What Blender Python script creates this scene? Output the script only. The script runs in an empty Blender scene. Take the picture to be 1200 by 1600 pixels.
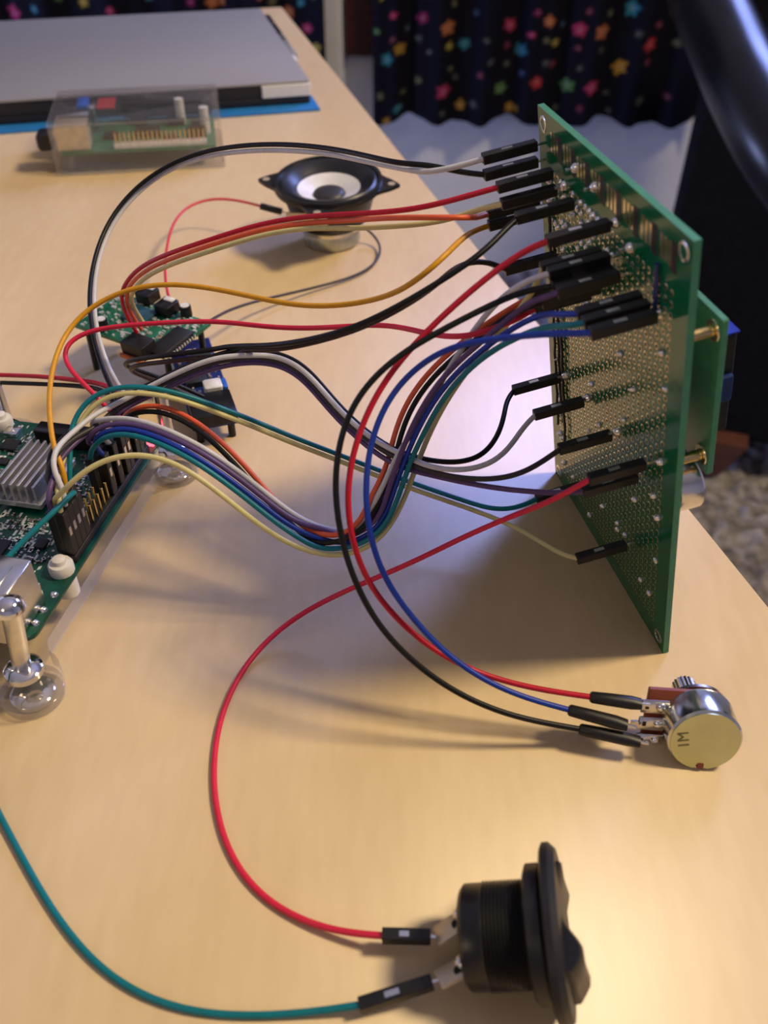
import bpy, bmesh, math, random
import numpy as np
from mathutils import Matrix, Vector
random.seed(7)
SC = bpy.context.scene
COL = SC.collection
TOP = 0.74                       # table top above the floor (m); all millimetre coordinates below have z=0 on the table top

# ------------------------------------------------------------------ camera
PITCH, ROLL, CH = math.radians(41.0155), math.radians(0.5767), 184.44
FPX = 1383.0
cp, sp = math.cos(PITCH), math.sin(PITCH)
F = np.array([0, cp, -sp]); R0 = np.array([1., 0, 0]); U0 = np.cross(R0, F)
RR = math.cos(ROLL)*R0 + math.sin(ROLL)*U0
UU = -math.sin(ROLL)*R0 + math.cos(ROLL)*U0
EYE = np.array([0, 0, CH])
cam = bpy.data.cameras.new('camera'); camo = bpy.data.objects.new('camera', cam); COL.objects.link(camo)
cam.sensor_fit = 'VERTICAL'; cam.sensor_height = 4.8; cam.sensor_width = 3.6; cam.lens = FPX/1600*4.8
cam.clip_start = 0.01; cam.clip_end = 50
camo.matrix_world = Matrix(((RR[0], UU[0], -F[0], 0), (RR[1], UU[1], -F[1], 0), (RR[2], UU[2], -F[2], TOP+CH/1000), (0, 0, 0, 1)))
cam.dof.use_dof = True; cam.dof.focus_distance = 0.25; cam.dof.aperture_fstop = 2.1
SC.camera = camo
SC.cycles.transparent_max_bounces = 24; SC.cycles.max_bounces = 16
SC.view_settings.view_transform = 'Standard'; SC.view_settings.look = 'None'
SC.view_settings.exposure = 0.0; SC.view_settings.gamma = 1.0; SC.view_settings.use_curve_mapping = False

# ------------------------------------------------------------------ world and lamps
w = bpy.data.worlds.new('world'); SC.world = w; w.use_nodes = True
w.node_tree.nodes['Background'].inputs[0].default_value = (0.5, 0.55, 0.8, 1); w.node_tree.nodes['Background'].inputs[1].default_value = 0.05
def area(name, loc, target, size, size_y, color, energy, shape='RECTANGLE'):
    l = bpy.data.lights.new(name, 'AREA'); l.shape = shape; l.size = size; l.size_y = size_y
    l.color = color; l.energy = energy
    o = bpy.data.objects.new(name, l); COL.objects.link(o); o.location = loc
    o.rotation_euler = (Vector(target)-Vector(loc)).to_track_quat('-Z', 'Y').to_euler()
    return o
area('ceiling_lamp_light', (1.10, 0.32, 2.22), (0.0, 0.2, 0.74), 0.32, 0.32, (1.0, 0.79, 0.48), 29, 'DISK')
area('window_daylight', (1.00, 1.84, 1.70), (0.05, 0.2, 0.74), 0.44, 0.75, (0.30, 0.385, 1.0), 35)
area('warm_fill_light', (-1.2, -1.4, 2.2), (0.0, 0.4, 0.74), 0.6, 0.6, (1.0, 0.80, 0.55), 4)  # added warm fill to lift the table shadows, no actual lamp there
area('wall_fill_light', (-2.2, 1.0, 0.50), (0.3, 1.80, 0.45), 0.9, 0.5, (0.42, 0.52, 1.0), 32)  # added blue fill to tint the back wall, no actual window there

# ------------------------------------------------------------------ helpers
def proj(X):
    d = np.asarray(X, float)-EYE; k = d@F
    return np.array([600+FPX*(d@RR)/k, 800-FPX*(d@UU)/k])
def ray(px, py): return (px-600)/FPX*RR-(py-800)/FPX*UU+F
def P(px, py, z=0.):                       # point at height z (mm above the table) seen at that place of the photograph
    d = ray(px, py); return EYE+(z-CH)/d[2]*d
def PY(px, py, y):                         # point on the vertical plane Y=y (mm)
    d = ray(px, py); return EYE+y/d[1]*d
def nrm(v): v = np.asarray(v, float); return v/np.linalg.norm(v)

def mat(name, col, rough=0.5, metal=0.0, var=0.12, scale=300., trans=0.0, ior=1.45, emit=None, estr=0., spec=0.5, bump=0., coat=0., sss=0.):
    m = bpy.data.materials.new(name); m.use_nodes = True
    nt = m.node_tree; b = nt.nodes['Principled BSDF']
    b.inputs['Roughness'].default_value = rough; b.inputs['Metallic'].default_value = metal
    b.inputs['IOR'].default_value = ior; b.inputs['Transmission Weight'].default_value = trans
    b.inputs['Specular IOR Level'].default_value = spec; b.inputs['Coat Weight'].default_value = coat
    if emit: b.inputs['Emission Color'].default_value = (*emit, 1); b.inputs['Emission Strength'].default_value = estr
    tc = nt.nodes.new('ShaderNodeTexCoord'); nz = nt.nodes.new('ShaderNodeTexNoise'); nz.inputs['Scale'].default_value = scale; nz.inputs['Detail'].default_value = 3
    nt.links.new(tc.outputs['Object'], nz.inputs['Vector'])
    cr = nt.nodes.new('ShaderNodeValToRGB')
    cr.color_ramp.elements[0].position = 0.3; cr.color_ramp.elements[1].position = 0.7
    cr.color_ramp.elements[0].color = (*[c*(1-var) for c in col], 1); cr.color_ramp.elements[1].color = (*[min(1, c*(1+var)) for c in col], 1)
    nt.links.new(nz.outputs['Fac'], cr.inputs['Fac']); nt.links.new(cr.outputs['Color'], b.inputs['Base Color'])
    if bump:
        bp = nt.nodes.new('ShaderNodeBump'); bp.inputs['Strength'].default_value = bump; bp.inputs['Distance'].default_value = 0.001
        nt.links.new(nz.outputs['Fac'], bp.inputs['Height']); nt.links.new(bp.outputs['Normal'], b.inputs['Normal'])
    return m

class MB:
    def __init__(s): s.v = []; s.f = []
    def add(s, vs, fs):
        b = len(s.v); s.v.extend([tuple(map(float, v)) for v in vs]); s.f.extend([tuple(b+i for i in f) for f in fs]); return s
    def box(s, c, size, X=(1, 0, 0), Y=(0, 1, 0), Z=None, ch=0.):
        c = np.asarray(c, float); X = nrm(X); Y = nrm(Y); Z = np.cross(X, Y) if Z is None else nrm(Z)
        hx, hy, hz = [q/2 for q in size]
        if ch <= 0:
            vs = [c+X*a*hx+Y*b*hy+Z*d*hz for d in (-1, 1) for b in (-1, 1) for a in (-1, 1)]
            return s.add(vs, [(0, 2, 3, 1), (4, 5, 7, 6), (0, 1, 5, 4), (2, 6, 7, 3), (0, 4, 6, 2), (1, 3, 7, 5)])
        def ring(z, i):
            return [c+X*x+Y*y+Z*z for x, y in ((-hx+ch+i, -hy+i), (hx-ch-i, -hy+i), (hx-i, -hy+ch+i), (hx-i, hy-ch-i), (hx-ch-i, hy-i), (-hx+ch+i, hy-i), (-hx+i, hy-ch-i), (-hx+i, -hy+ch+i))]
        k = ch*.6
        return s.loft([ring(-hz, k), ring(-hz+k, 0), ring(hz-k, 0), ring(hz, k)])
    def loft(s, rings, caps=True, closed=True):
        n = len(rings[0]); vs = [p for r in rings for p in r]; fs = []
        for i in range(len(rings)-1):
            for j in range(n if closed else n-1):
                a = i*n+j; b = i*n+(j+1) % n; fs.append((a, b, b+n, a+n))
        if caps: fs.append(tuple(range(n))[::-1]); fs.append(tuple((len(rings)-1)*n+j for j in range(n)))
        return s.add(vs, fs)
    def lathe(s, prof, o, A, n=32, caps=True, X=None):          # prof: (radius, height along A)
        o = np.asarray(o, float); A = nrm(A); X = nrm(np.cross(A, (0.3, 0.9, 0.1) if abs(A[0]) > .6 else (1, .05, 0))) if X is None else nrm(X); Y = np.cross(A, X)
        return s.loft([[o+A*h+X*r*math.cos(2*math.pi*k/n)+Y*r*math.sin(2*math.pi*k/n) for k in range(n)] for r, h in prof], caps)
    def cyl(s, p0, p1, r, n=16, ch=0.):
        p0 = np.asarray(p0, float); p1 = np.asarray(p1, float); L = np.linalg.norm(p1-p0)
        pr = [(r, 0), (r, L)] if ch <= 0 else [(r-ch, 0), (r, ch), (r, L-ch), (r-ch, L)]
        return s.lathe(pr, p0, p1-p0, n)
    def prism(s, poly, o, X, Y, h, ch=0.):                      # polygon in (X,Y) at o, raised by h along X x Y
        o = np.asarray(o, float); X = nrm(X); Y = nrm(Y); Z = np.cross(X, Y)
        if ch <= 0: return s.loft([[o+X*x+Y*y+Z*z for x, y in poly] for z in (0, h)])
        cx = sum(p[0] for p in poly)/len(poly); cy = sum(p[1] for p in poly)/len(poly)
        def sh(x, y):
            d = math.hypot(x-cx, y-cy); q = (d-ch)/d; return cx+(x-cx)*q, cy+(y-cy)*q
        return s.loft([[o+X*(sh(x, y)[0] if e else x)+Y*(sh(x, y)[1] if e else y)+Z*z for x, y in poly] for z, e in ((0, 1), (ch, 0), (h-ch, 0), (h, 1))])
    def tube(s, pts, r, n=8, caps=True):
        pts = np.asarray(pts, float); T = np.gradient(pts, axis=0); T /= np.linalg.norm(T, axis=1)[:, None]
        a = np.cross(T[0], (0, 0, 1)); a = np.cross(T[0], (1, 0, 0)) if np.linalg.norm(a) < .1 else a; a = nrm(a); rings = []
        for p, t in zip(pts, T):
            a = nrm(a-t*(a@t)); b = np.cross(t, a)
            rings.append([p+r*(a*math.cos(2*math.pi*k/n)+b*math.sin(2*math.pi*k/n)) for k in range(n)])
        return s.loft(rings, caps)
    def dome(s, o, A, r, h, n=8):
        return s.lathe([(r, 0), (r*.85, h*.55), (r*.45, h*.92), (r*.06, h)], o, A, n)
    def mesh(s, name, base, smooth=True, ang=40):
        me = bpy.data.meshes.new(name); b = np.asarray(base, float)
        me.from_pydata([tuple((np.array(v)-b)/1000) for v in s.v], [], s.f); me.update()
        if len(s.f) < 60000:
            bm = bmesh.new(); bm.from_mesh(me); bmesh.ops.recalc_face_normals(bm, faces=bm.faces); bm.to_mesh(me); bm.free()
        if smooth:
            for p in me.polygons: p.use_smooth = True
            try: me.set_sharp_from_angle(angle=math.radians(ang))
            except Exception: pass
        return me

def mm(b): return Vector((b[0]/1000, b[1]/1000, TOP+b[2]/1000))
class T:                                                        # a thing: an Empty at its base that parents its parts
    def __init__(s, name, label, cat, base, group=None):
        s.b = np.asarray(base, float); o = bpy.data.objects.new(name, None); COL.objects.link(o)
        o.empty_display_size = 0.01; o.location = mm(s.b); o['label'] = label; o['category'] = cat
        if group: o['group'] = group
        s.o = o
    def part(s, name, mb, m, parent=None, label=None, kind=None, smooth=True, ang=40):
        me = mb.mesh(name, s.b, smooth, ang); me.materials.append(m)
        o = bpy.data.objects.new(name, me); COL.objects.link(o); o.parent = parent or s.o
        if label: o['label'] = label
        if kind: o['kind'] = kind
        return o
    def inst(s, name, me, M, parent=None, label=None):           # shared mesh, M in millimetres relative to the table frame
        o = bpy.data.objects.new(name, me); COL.objects.link(o); o.parent = parent or s.o
        M = M.copy(); t = M.translation-Vector(s.b); M.translation = t/1000
        o.matrix_local = M
        if label: o['label'] = label
        return o
def single(name, mb, m, label, cat, base, group=None, kind=None):
    me = mb.mesh(name, base); me.materials.append(m)
    o = bpy.data.objects.new(name, me); COL.objects.link(o); o.location = mm(base)
    if label: o['label'] = label; o['category'] = cat
    if group: o['group'] = group
    if kind: o['kind'] = kind
    return o
def frame(o, X, Y, Z):
    return Matrix(((X[0], Y[0], Z[0], o[0]), (X[1], Y[1], Z[1], o[1]), (X[2], Y[2], Z[2], o[2]), (0, 0, 0, 1)))
def spline(pts, step=1.2):
    p = np.asarray(pts, float); p = np.vstack([2*p[0]-p[1], p, 2*p[-1]-p[-2]]); out = []
    for i in range(1, len(p)-2):
        a, b, c, d = p[i-1:i+3]
        t0 = 0; t1 = np.linalg.norm(b-a)**.5; t2 = t1+np.linalg.norm(c-b)**.5; t3 = t2+np.linalg.norm(d-c)**.5
        n = max(2, int(np.linalg.norm(c-b)/step))
        for t in np.linspace(t1, t2, n, endpoint=False):
            A1 = (t1-t)/(t1-t0)*a+(t-t0)/(t1-t0)*b; A2 = (t2-t)/(t2-t1)*b+(t-t1)/(t2-t1)*c; A3 = (t3-t)/(t3-t2)*c+(t-t2)/(t3-t2)*d
            B1 = (t2-t)/(t2-t0)*A1+(t-t0)/(t2-t0)*A2; B2 = (t3-t)/(t3-t1)*A2+(t-t1)/(t3-t1)*A3
            out.append((t2-t)/(t2-t1)*B1+(t-t1)/(t2-t1)*B2)
    out.append(p[-2]); return np.array(out)
def smooth_path(q, it=3):
    q = q.copy()
    for _ in range(it): q[1:-1] = .25*q[:-2]+.5*q[1:-1]+.25*q[2:]
    return q

# ------------------------------------------------------------------ materials
def wood_mat():
    m = bpy.data.materials.new('birch_veneer'); m.use_nodes = True; nt = m.node_tree; b = nt.nodes['Principled BSDF']
    tc = nt.nodes.new('ShaderNodeTexCoord'); mp = nt.nodes.new('ShaderNodeMapping'); mp.inputs['Rotation'].default_value = (0, 0, math.radians(-15.6)); mp.inputs['Scale'].default_value = (1, .22, 1)
    nt.links.new(tc.outputs['Object'], mp.inputs['Vector'])
    n1 = nt.nodes.new('ShaderNodeTexNoise'); n1.inputs['Scale'].default_value = 22; n1.inputs['Detail'].default_value = 5; n1.inputs['Distortion'].default_value = .8
    n2 = nt.nodes.new('ShaderNodeTexNoise'); n2.inputs['Scale'].default_value = 320; n2.inputs['Detail'].default_value = 4
    nt.links.new(mp.outputs[0], n1.inputs['Vector']); nt.links.new(mp.outputs[0], n2.inputs['Vector'])
    mx = nt.nodes.new('ShaderNodeMath'); mx.operation = 'MULTIPLY_ADD'; mx.inputs[1].default_value = .35
    nt.links.new(n2.outputs['Fac'], mx.inputs[0]); ad = nt.nodes.new('ShaderNodeMath'); ad.operation = 'MULTIPLY'; ad.inputs[1].default_value = .65
    nt.links.new(n1.outputs['Fac'], ad.inputs[0]); nt.links.new(ad.outputs[0], mx.inputs[2])
    cr = nt.nodes.new('ShaderNodeValToRGB'); e = cr.color_ramp.elements
    e[0].position = .25; e[0].color = (.58, .42, .222, 1); e[1].position = .72; e[1].color = (.71, .55, .325, 1)
    nt.links.new(mx.outputs[0], cr.inputs['Fac']); nt.links.new(cr.outputs['Color'], b.inputs['Base Color'])
    b.inputs['Roughness'].default_value = .34; b.inputs['Specular IOR Level'].default_value = .5
    bp = nt.nodes.new('ShaderNodeBump'); bp.inputs['Strength'].default_value = .04; bp.inputs['Distance'].default_value = .0004
    nt.links.new(n2.outputs['Fac'], bp.inputs['Height']); nt.links.new(bp.outputs['Normal'], b.inputs['Normal'])
    return m
M_WOOD = wood_mat()
M_PERF = mat('green_solder_mask', (.004, .115, .045), .16, var=.12, scale=90, spec=.5)
M_PCBEDGE = mat('pale_green_cut_edge', (.055, .25, .145), .5, var=.1, scale=200)
M_PCB = mat('dark_green_board', (.004, .062, .040), .3, var=.35, scale=260)
M_MODG = mat('module_green_board', (.012, .145, .075), .3, var=.35, scale=240)
M_BLUEPCB = mat('blue_board', (.012, .03, .16), .3, var=.3, scale=240)
M_GOLD = mat('gold_pad', (.82, .70, .46), .24, 1.0, var=.12, scale=900)
M_GOLDPIN = mat('gold_pin', (.9, .66, .26), .25, 1.0)
M_TIN = mat('solder_tin', (.78, .77, .74), .22, 1.0, var=.15, scale=900)
M_STEEL = mat('bright_steel', (.74, .72, .69), .22, 1.0, var=.05)
M_CHROME = mat('polished_steel', (.85, .84, .82), .07, 1.0, var=.03)
M_CAN = mat('passivated_can', (.62, .64, .36), .36, 1.0, var=.06, scale=120)
M_CANSIDE = mat('zinc_can_side', (.62, .64, .62), .18, 1.0, var=.05)
M_ALU = mat('aluminium_fins', (.62, .61, .62), .38, .85, var=.06)
M_BLACK = mat('black_plastic', (.011, .0105, .011), .42, var=.2, scale=400)
M_BLACKG = mat('black_gloss_plastic', (.009, .009, .010), .3, var=.15, scale=200)
M_IC = mat('black_chip', (.013, .013, .014), .45)
M_NYLON = mat('white_nylon', (.72, .70, .66), .45, var=.04)
M_PHEN = mat('brown_phenolic', (.23, .055, .025), .5)
def acryl():
    m = bpy.data.materials.new('clear_acrylic'); m.use_nodes = True; nt = m.node_tree; nt.nodes.clear()
    o = nt.nodes.new('ShaderNodeOutputMaterial'); tr = nt.nodes.new('ShaderNodeBsdfTransparent'); tr.inputs[0].default_value = (.955, .95, .945, 1)
    tr.inputs[0].default_value = (.985, .98, .975, 1)
    gl = nt.nodes.new('ShaderNodeBsdfGlossy'); gl.inputs['Roughness'].default_value = .07; df = nt.nodes.new('ShaderNodeBsdfDiffuse'); df.inputs[0].default_value = (.85, .84, .84, 1)
    lw = nt.nodes.new('ShaderNodeLayerWeight'); lw.inputs['Blend'].default_value = .5; pw = nt.nodes.new('ShaderNodeMath'); pw.operation = 'POWER'; pw.inputs[1].default_value = 4.2
    nt.links.new(lw.outputs['Facing'], pw.inputs[0]); fr = nt.nodes.new('ShaderNodeMapRange'); fr.inputs[3].default_value = .05; fr.inputs[4].default_value = .38; nt.links.new(pw.outputs[0], fr.inputs[0])
    nz = nt.nodes.new('ShaderNodeTexNoise'); nz.inputs['Scale'].default_value = 160
    rp = nt.nodes.new('ShaderNodeMapRange'); rp.inputs[3].default_value = .004; rp.inputs[4].default_value = .05; nt.links.new(nz.outputs['Fac'], rp.inputs[0])
    m1 = nt.nodes.new('ShaderNodeMixShader'); m2 = nt.nodes.new('ShaderNodeMixShader')
    nt.links.new(rp.outputs[0], m1.inputs[0]); nt.links.new(tr.outputs[0], m1.inputs[1]); nt.links.new(df.outputs[0], m1.inputs[2])
    nt.links.new(fr.outputs[0], m2.inputs[0]); nt.links.new(m1.outputs[0], m2.inputs[1]); nt.links.new(gl.outputs[0], m2.inputs[2]); nt.links.new(m2.outputs[0], o.inputs[0])
    return m
M_ACRYL = acryl()
M_ACEDGE = M_ACRYL.copy(); M_ACEDGE.name = 'acrylic_cut_edge'
for _n2 in M_ACEDGE.node_tree.nodes:
    if _n2.type == 'MAP_RANGE' and abs(_n2.inputs[4].default_value-.05) < .01: _n2.inputs[3].default_value = .16; _n2.inputs[4].default_value = .42
    if _n2.type == 'BSDF_GLOSSY': _n2.inputs['Roughness'].default_value = .16
    if _n2.type == 'TEX_NOISE': _n2.inputs['Scale'].default_value = 110
    if _n2.type == 'BSDF_DIFFUSE': _n2.inputs[0].default_value = (.62, .60, .62, 1)
def cut_edges(o, axis=(0, 0, 1)):
    o.data.materials.append(M_ACEDGE); A = Vector(axis)
    for p in o.data.polygons:
        if abs(p.normal.dot(A)) < .7: p.material_index = 1
M_TAB = mat('cream_solder_tab', (.66, .56, .38), .4, .5)
M_LEATHER = mat('black_leather', (.004, .004, .005), .30, var=.3, scale=60, bump=.03)
M_UPH = mat('dark_upholstery', (.006, .006, .008), .75, var=.3, scale=90, spec=.12)
M_CONE = mat('silver_cone', (.82, .82, .82), .4, .15, var=.05)
M_RUBBER = mat('black_rubber', (.014, .014, .016), .35)
M_DUST = mat('dark_dust_cap', (.03, .03, .034), .45)
M_MAG = mat('zinc_magnet', (.5, .53, .5), .3, .9)
M_PAPER = mat('white_paper', (.75, .75, .76), .6, var=.03)
M_SILVER = mat('laptop_silver', (.36, .36, .375), .38, .35, var=.05, scale=700)
M_LAPSIDE = mat('laptop_dark_side', (.014, .014, .02), .4)
M_BLUESHEET = mat('blue_sheet', (.02, .20, .55), .5)
M_DARKWOOD = mat('dark_red_wood', (.05, .010, .008), .4, var=.3, scale=40)
M_LEGWOOD = mat('brown_wood_leg', (.12, .045, .028), .42, var=.2, scale=50)
M_WALL = mat('wall_paint', (.70, .70, .72), .7, var=.03, scale=40)
M_CEIL = mat('ceiling_paint', (.75, .73, .70), .8, var=.02, scale=30)
M_BLUEGLINT = mat('blue_glint', (.02, .05, .5), .15)  # blue reflected light on the display bezel, put in as colour
M_WHITE = mat('white_component', (.75, .74, .70), .4)
M_BLUETRIM = mat('blue_component', (.03, .14, .6), .35)
M_DARKHOOK = mat('dark_hookup_insulation', (.02, .025, .03), .4)  # own dark insulation of the thin hook-up wires
M_BLUEHOOK = mat('blue_hookup_insulation', (.01, .03, .14), .4)
M_SILK = mat('white_silkscreen', (.62, .66, .63), .6)
M_RED = mat('red_print', (.45, .05, .05), .4)
M_LED = mat('red_led_lens', (.9, .1, .12), .3, emit=(1., .08, .12), estr=4.0)
WC = dict(black=(.008, .008, .009), white=(.60, .60, .63), grey=(.21, .20, .235), purple=(.105, .055, .17), blue=(.008, .04, .36), teal=(.0, .17, .22),
          green=(.01, .17, .2), yellow=(.62, .56, .25), gold=(.68, .32, .012), orange=(.75, .12, .045), red=(.52, .008, .032), brown=(.045, .025, .022), pinkred=(.70, .02, .065), darkgrey=(.045, .04, .042))
MW = {k: mat(k+'_wire_insulation', c, .42, var=.06, scale=500, spec=.3 if max(c) < .1 else .45) for k, c in WC.items()}

# ------------------------------------------------------------------ room shell
def plane_box(name, lo, hi, m):
    mb = MB(); lo = np.array(lo, float); hi = np.array(hi, float); mb.box((lo+hi)/2, hi-lo)
    o = single(name, mb, m, None, None, (lo+hi)/2*np.array([1, 1, 0])+np.array([0, 0, lo[2]])); o['kind'] = 'structure'; return o
FLZ = -740.
YW = 1900.
M_FLOOR = mat('floor_underlay', (.16, .14, .13), .9, var=.2, scale=30)
plane_box('floor', (-2300, -2600, FLZ-60), (2300, YW, FLZ), M_FLOOR)
plane_box('ceiling', (-2300, -2600, 1760), (2300, YW, 1820), M_CEIL)
plane_box('wall_back', (-2300, YW, FLZ), (2300, YW+80, 1760), M_WALL)
plane_box('wall_left', (-2380, -2600, FLZ), (-2300, YW, 1760), M_WALL)
plane_box('wall_right', (2300, -2600, FLZ), (2380, YW, 1760), M_WALL)
plane_box('wall_front', (-2300, -2680, FLZ), (2300, -2600, 1760), M_WALL)

# carpet pile: tufts nobody could count
def carpet():
    nx, ny = 210, 225; x = np.linspace(150, 1250, nx); y = np.linspace(560, YW-4, ny)
    rng = np.random.RandomState(3)
    def noise(step):
        g = rng.rand(int(ny/step)+3, int(nx/step)+3); yy = np.arange(ny)/step; xx = np.arange(nx)/step
        i = yy.astype(int)[:, None]; j = xx.astype(int)[None]; fy = (yy % 1)[:, None]; fx = (xx % 1)[None]
        fy = fy*fy*(3-2*fy); fx = fx*fx*(3-2*fx)
        return (g[i, j]*(1-fy)*(1-fx)+g[i+1, j]*fy*(1-fx)+g[i, j+1]*(1-fy)*fx+g[i+1, j+1]*fy*fx)
    h = 2+15*noise(3.0)**1.4+6*noise(1.5)
    mb = MB(); X, Y = np.meshgrid(x, y)
    X = X+rng.uniform(-1.5, 1.5, X.shape); Y = Y+rng.uniform(-1.5, 1.5, Y.shape)
    vs = np.stack([X, Y, FLZ+h], -1).reshape(-1, 3)
    fs = [(a*nx+b, a*nx+b+1, (a+1)*nx+b+1, (a+1)*nx+b) for a in range(ny-1) for b in range(nx-1)]
    mb.add(vs, fs)
    m = mat('carpet_yarn', (.26, .235, .225), .95, var=.55, scale=60, spec=.1)
    o = single('carpet', mb, m, 'grey brown shaggy carpet on the floor below the table', 'carpet', (700, 1000, FLZ)); o['kind'] = 'stuff'
carpet()

# ------------------------------------------------------------------ curtains with a printed flower pattern
M_CURT = bpy.data.materials.new('flower_print_cloth'); M_CURT.use_nodes = True
_nt = M_CURT.node_tree; _b = _nt.nodes['Principled BSDF']; _at = _nt.nodes.new('ShaderNodeAttribute'); _at.attribute_name = 'print'
_nz = _nt.nodes.new('ShaderNodeTexNoise'); _nz.inputs['Scale'].default_value = 900
_mx = _nt.nodes.new('ShaderNodeMix'); _mx.data_type = 'RGBA'; _mx.blend_type = 'MULTIPLY'; _mx.inputs[0].default_value = .4
_nt.links.new(_at.outputs['Color'], _mx.inputs[6]); _nt.links.new(_nz.outputs['Color'], _mx.inputs[7]); _nt.links.new(_mx.outputs[2], _b.inputs['Base Color'])
_b.inputs['Roughness'].default_value = .85; _b.inputs['Specular IOR Level'].default_value = .1
FC = dict(p=(.75, .07, .22), m=(.42, .04, .17), o=(.85, .28, .10), y=(.75, .58, .10), t=(.06, .36, .50), g=(.16, .36, .14), r=(.80, .07, .09), a=(.72, .40, .06), d=(.12, .13, .13), n=(.22, .22, .12), u=(.05, .10, .22), k=(.30, .06, .12))
FLOW = """615 22 6 p;661 27 10 m;699 42 12 o;709 6 6 n;797 40 11 p;726 69 10 t;701 72 7 y;589 47 6 g;614 60 6 k;624 75 10 a;605 91 11 t;692 140 12 p;781 139 11 g;719 164 9 a;621 169 8 t;603 186 9 a;796 176 10 a;654 126 7 n;594 146 6 n;628 146 5 n;712 122 6 d;690 172 6 d;703 108 5 n;750 115 6 k;636 46 6 u;791 100 6 d;792 71 6 k;
839 17 6 m;857 32 10 o;906 45 12 p;940 49 12 o;989 13 13 t;1014 69 12 r;1055 20 7 n;1030 40 6 k;1059 67 7 n;815 79 11 t;867 66 7 y;830 53 6 p;969 105 13 a;837 127 11 r;887 133 12 g;923 134 12 p;997 156 9 n;948 148 6 d;1043 150 6 k;802 175 9 a;938 78 6 d;903 74 6 k;921 16 6 k;954 22 6 n;853 62 6 n;852 97 6 d;997 50 6 d;816 113 6 u;862 100 6 k;1010 97 6 k;905 105 6 d;880 40 6 u;760 60 6 d;745 20 6 u;740 160 7 d;765 95 6 d;660 190 6 u;870 170 7 d;905 165 6 k;950 180 6 d;671 80 6 d;655 60 6 d
20 21 12 p;55 13 6 t;129 5 8 y;175 14 7 p;298 2 7 m;330 5 10 o;345 3 7 o;90 -6 8 g;230 -5 8 t;450 20 10 o;470 5 7 t;495 72 8 y;480 45 9 p;425 3 7 n;410 -20 9 p;380 -12 8 a;270 -20 8 r;490 -10 8 g;200 -22 9 y;140 -25 9 t;60 -22 9 o;10 -15 8 g"""
FLOW = [(float(a), float(b), float(c), d) for a, b, c, d in (q.split() for q in FLOW.replace('\n', ';').split(';') if q.strip())]
def curtain(xl, xr, hem_px, y0, name, label, ztop=900, amp=14, waves=7):
    zl = PY((xl+xr)/2, hem_px, y0)[2]; XL = PY(xl, hem_px, y0)[0]; XR = PY(xr, hem_px, y0)[0]
    step = 3.2; nx = int((XR-XL)/step)
    zs = list(np.arange(zl, zl+330, step))+list(np.linspace(zl+335, ztop, 24)); nz = len(zs)
    s = np.linspace(0, 1, nx); vs = []; cols = []; rng = random.Random(nx)
    ph = [rng.uniform(0, 6.3) for _ in range(4)]
    flow = []
    for px, py, r, c in FLOW:
        q = PY(px, py, y0)
        if XL-30 < q[0] < XR+30: flow.append((q[0], q[2], r*np.linalg.norm(q-EYE)/FPX*.80, FC[c], rng.uniform(0, 6.3)))
    fx = np.array([f[0] for f in flow]); fz = np.array([f[1] for f in flow]); fr = np.array([f[2] for f in flow])
    while len(flow) < 300:                                       # the print goes on above the picture
        x = rng.uniform(XL, XR); z = rng.uniform(zl, ztop); u = proj((x, y0, z))
        if -10 < u[0] < 1210 and -10 < u[1] < 900: continue
        flow.append((x, z, rng.uniform(5, 14), rng.choice(list(FC.values())), rng.uniform(0, 6.3)))
    fx = np.array([f[0] for f in flow]); fz = np.array([f[1] for f in flow]); fr = np.array([f[2] for f in flow])
    for i, z in enumerate(zs):
        for j in range(nx):
            x = XL+(XR-XL)*s[j]
            dy = amp*math.sin(2*math.pi*waves*s[j]+ph[0])+.4*amp*math.sin(2*math.pi*waves*2.3*s[j]+ph[1])
            dz = (6*math.sin(2*math.pi*waves*.5*s[j]+ph[2])+5*math.sin(2*math.pi*waves*s[j]+ph[0]))*max(0, 1-i/20)
            vs.append((x, y0+dy, z+dz))
            c = (.006, .006, .013)
            d = np.hypot(fx-x, fz-z); k = np.where(d < fr*1.1)[0]
            if len(k):
                k = k[0]; a = math.atan2(z-fz[k], x-fx[k])+flow[k][4]; rr = fr[k]*(.86+.16*math.cos(5*a))
                if d[k] < rr: c = flow[k][3] if d[k] > fr[k]*.28 else tuple(min(1, q*.6+.25) for q in flow[k][3][:3])
            cols.append((*(c if c[2] < .014 and c[0] < .01 else tuple(v_*.52 for v_ in c)), 1))
    fs = [(i*nx+j, i*nx+j+1, (i+1)*nx+j+1, (i+1)*nx+j) for i in range(nz-1) for j in range(nx-1)]
    mb = MB(); mb.add(vs, fs); base = ((XL+XR)/2, y0, zl)
    me = mb.mesh(name, base); me.materials.append(M_CURT)
    at = me.color_attributes.new('print', 'FLOAT_COLOR', 'POINT'); at.data.foreach_set('color', np.array(cols, dtype=np.float32).ravel())
    o = bpy.data.objects.new(name, me); COL.objects.link(o); o.location = mm(base)
    o['label'] = label; o['category'] = 'curtain'; o['group'] = 'flower print curtains'
    sd = o.modifiers.new('thick', 'SOLIDIFY'); sd.thickness = .002
    return o
curtain(-420, 512, 150, 1830, 'curtain', 'black flower print curtain behind the laptop end of the table', amp=12, waves=9)
curtain(584, 1110, 190, 1830, 'curtain', 'black flower print curtain behind the tall green perfboard', amp=12, waves=7)
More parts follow.
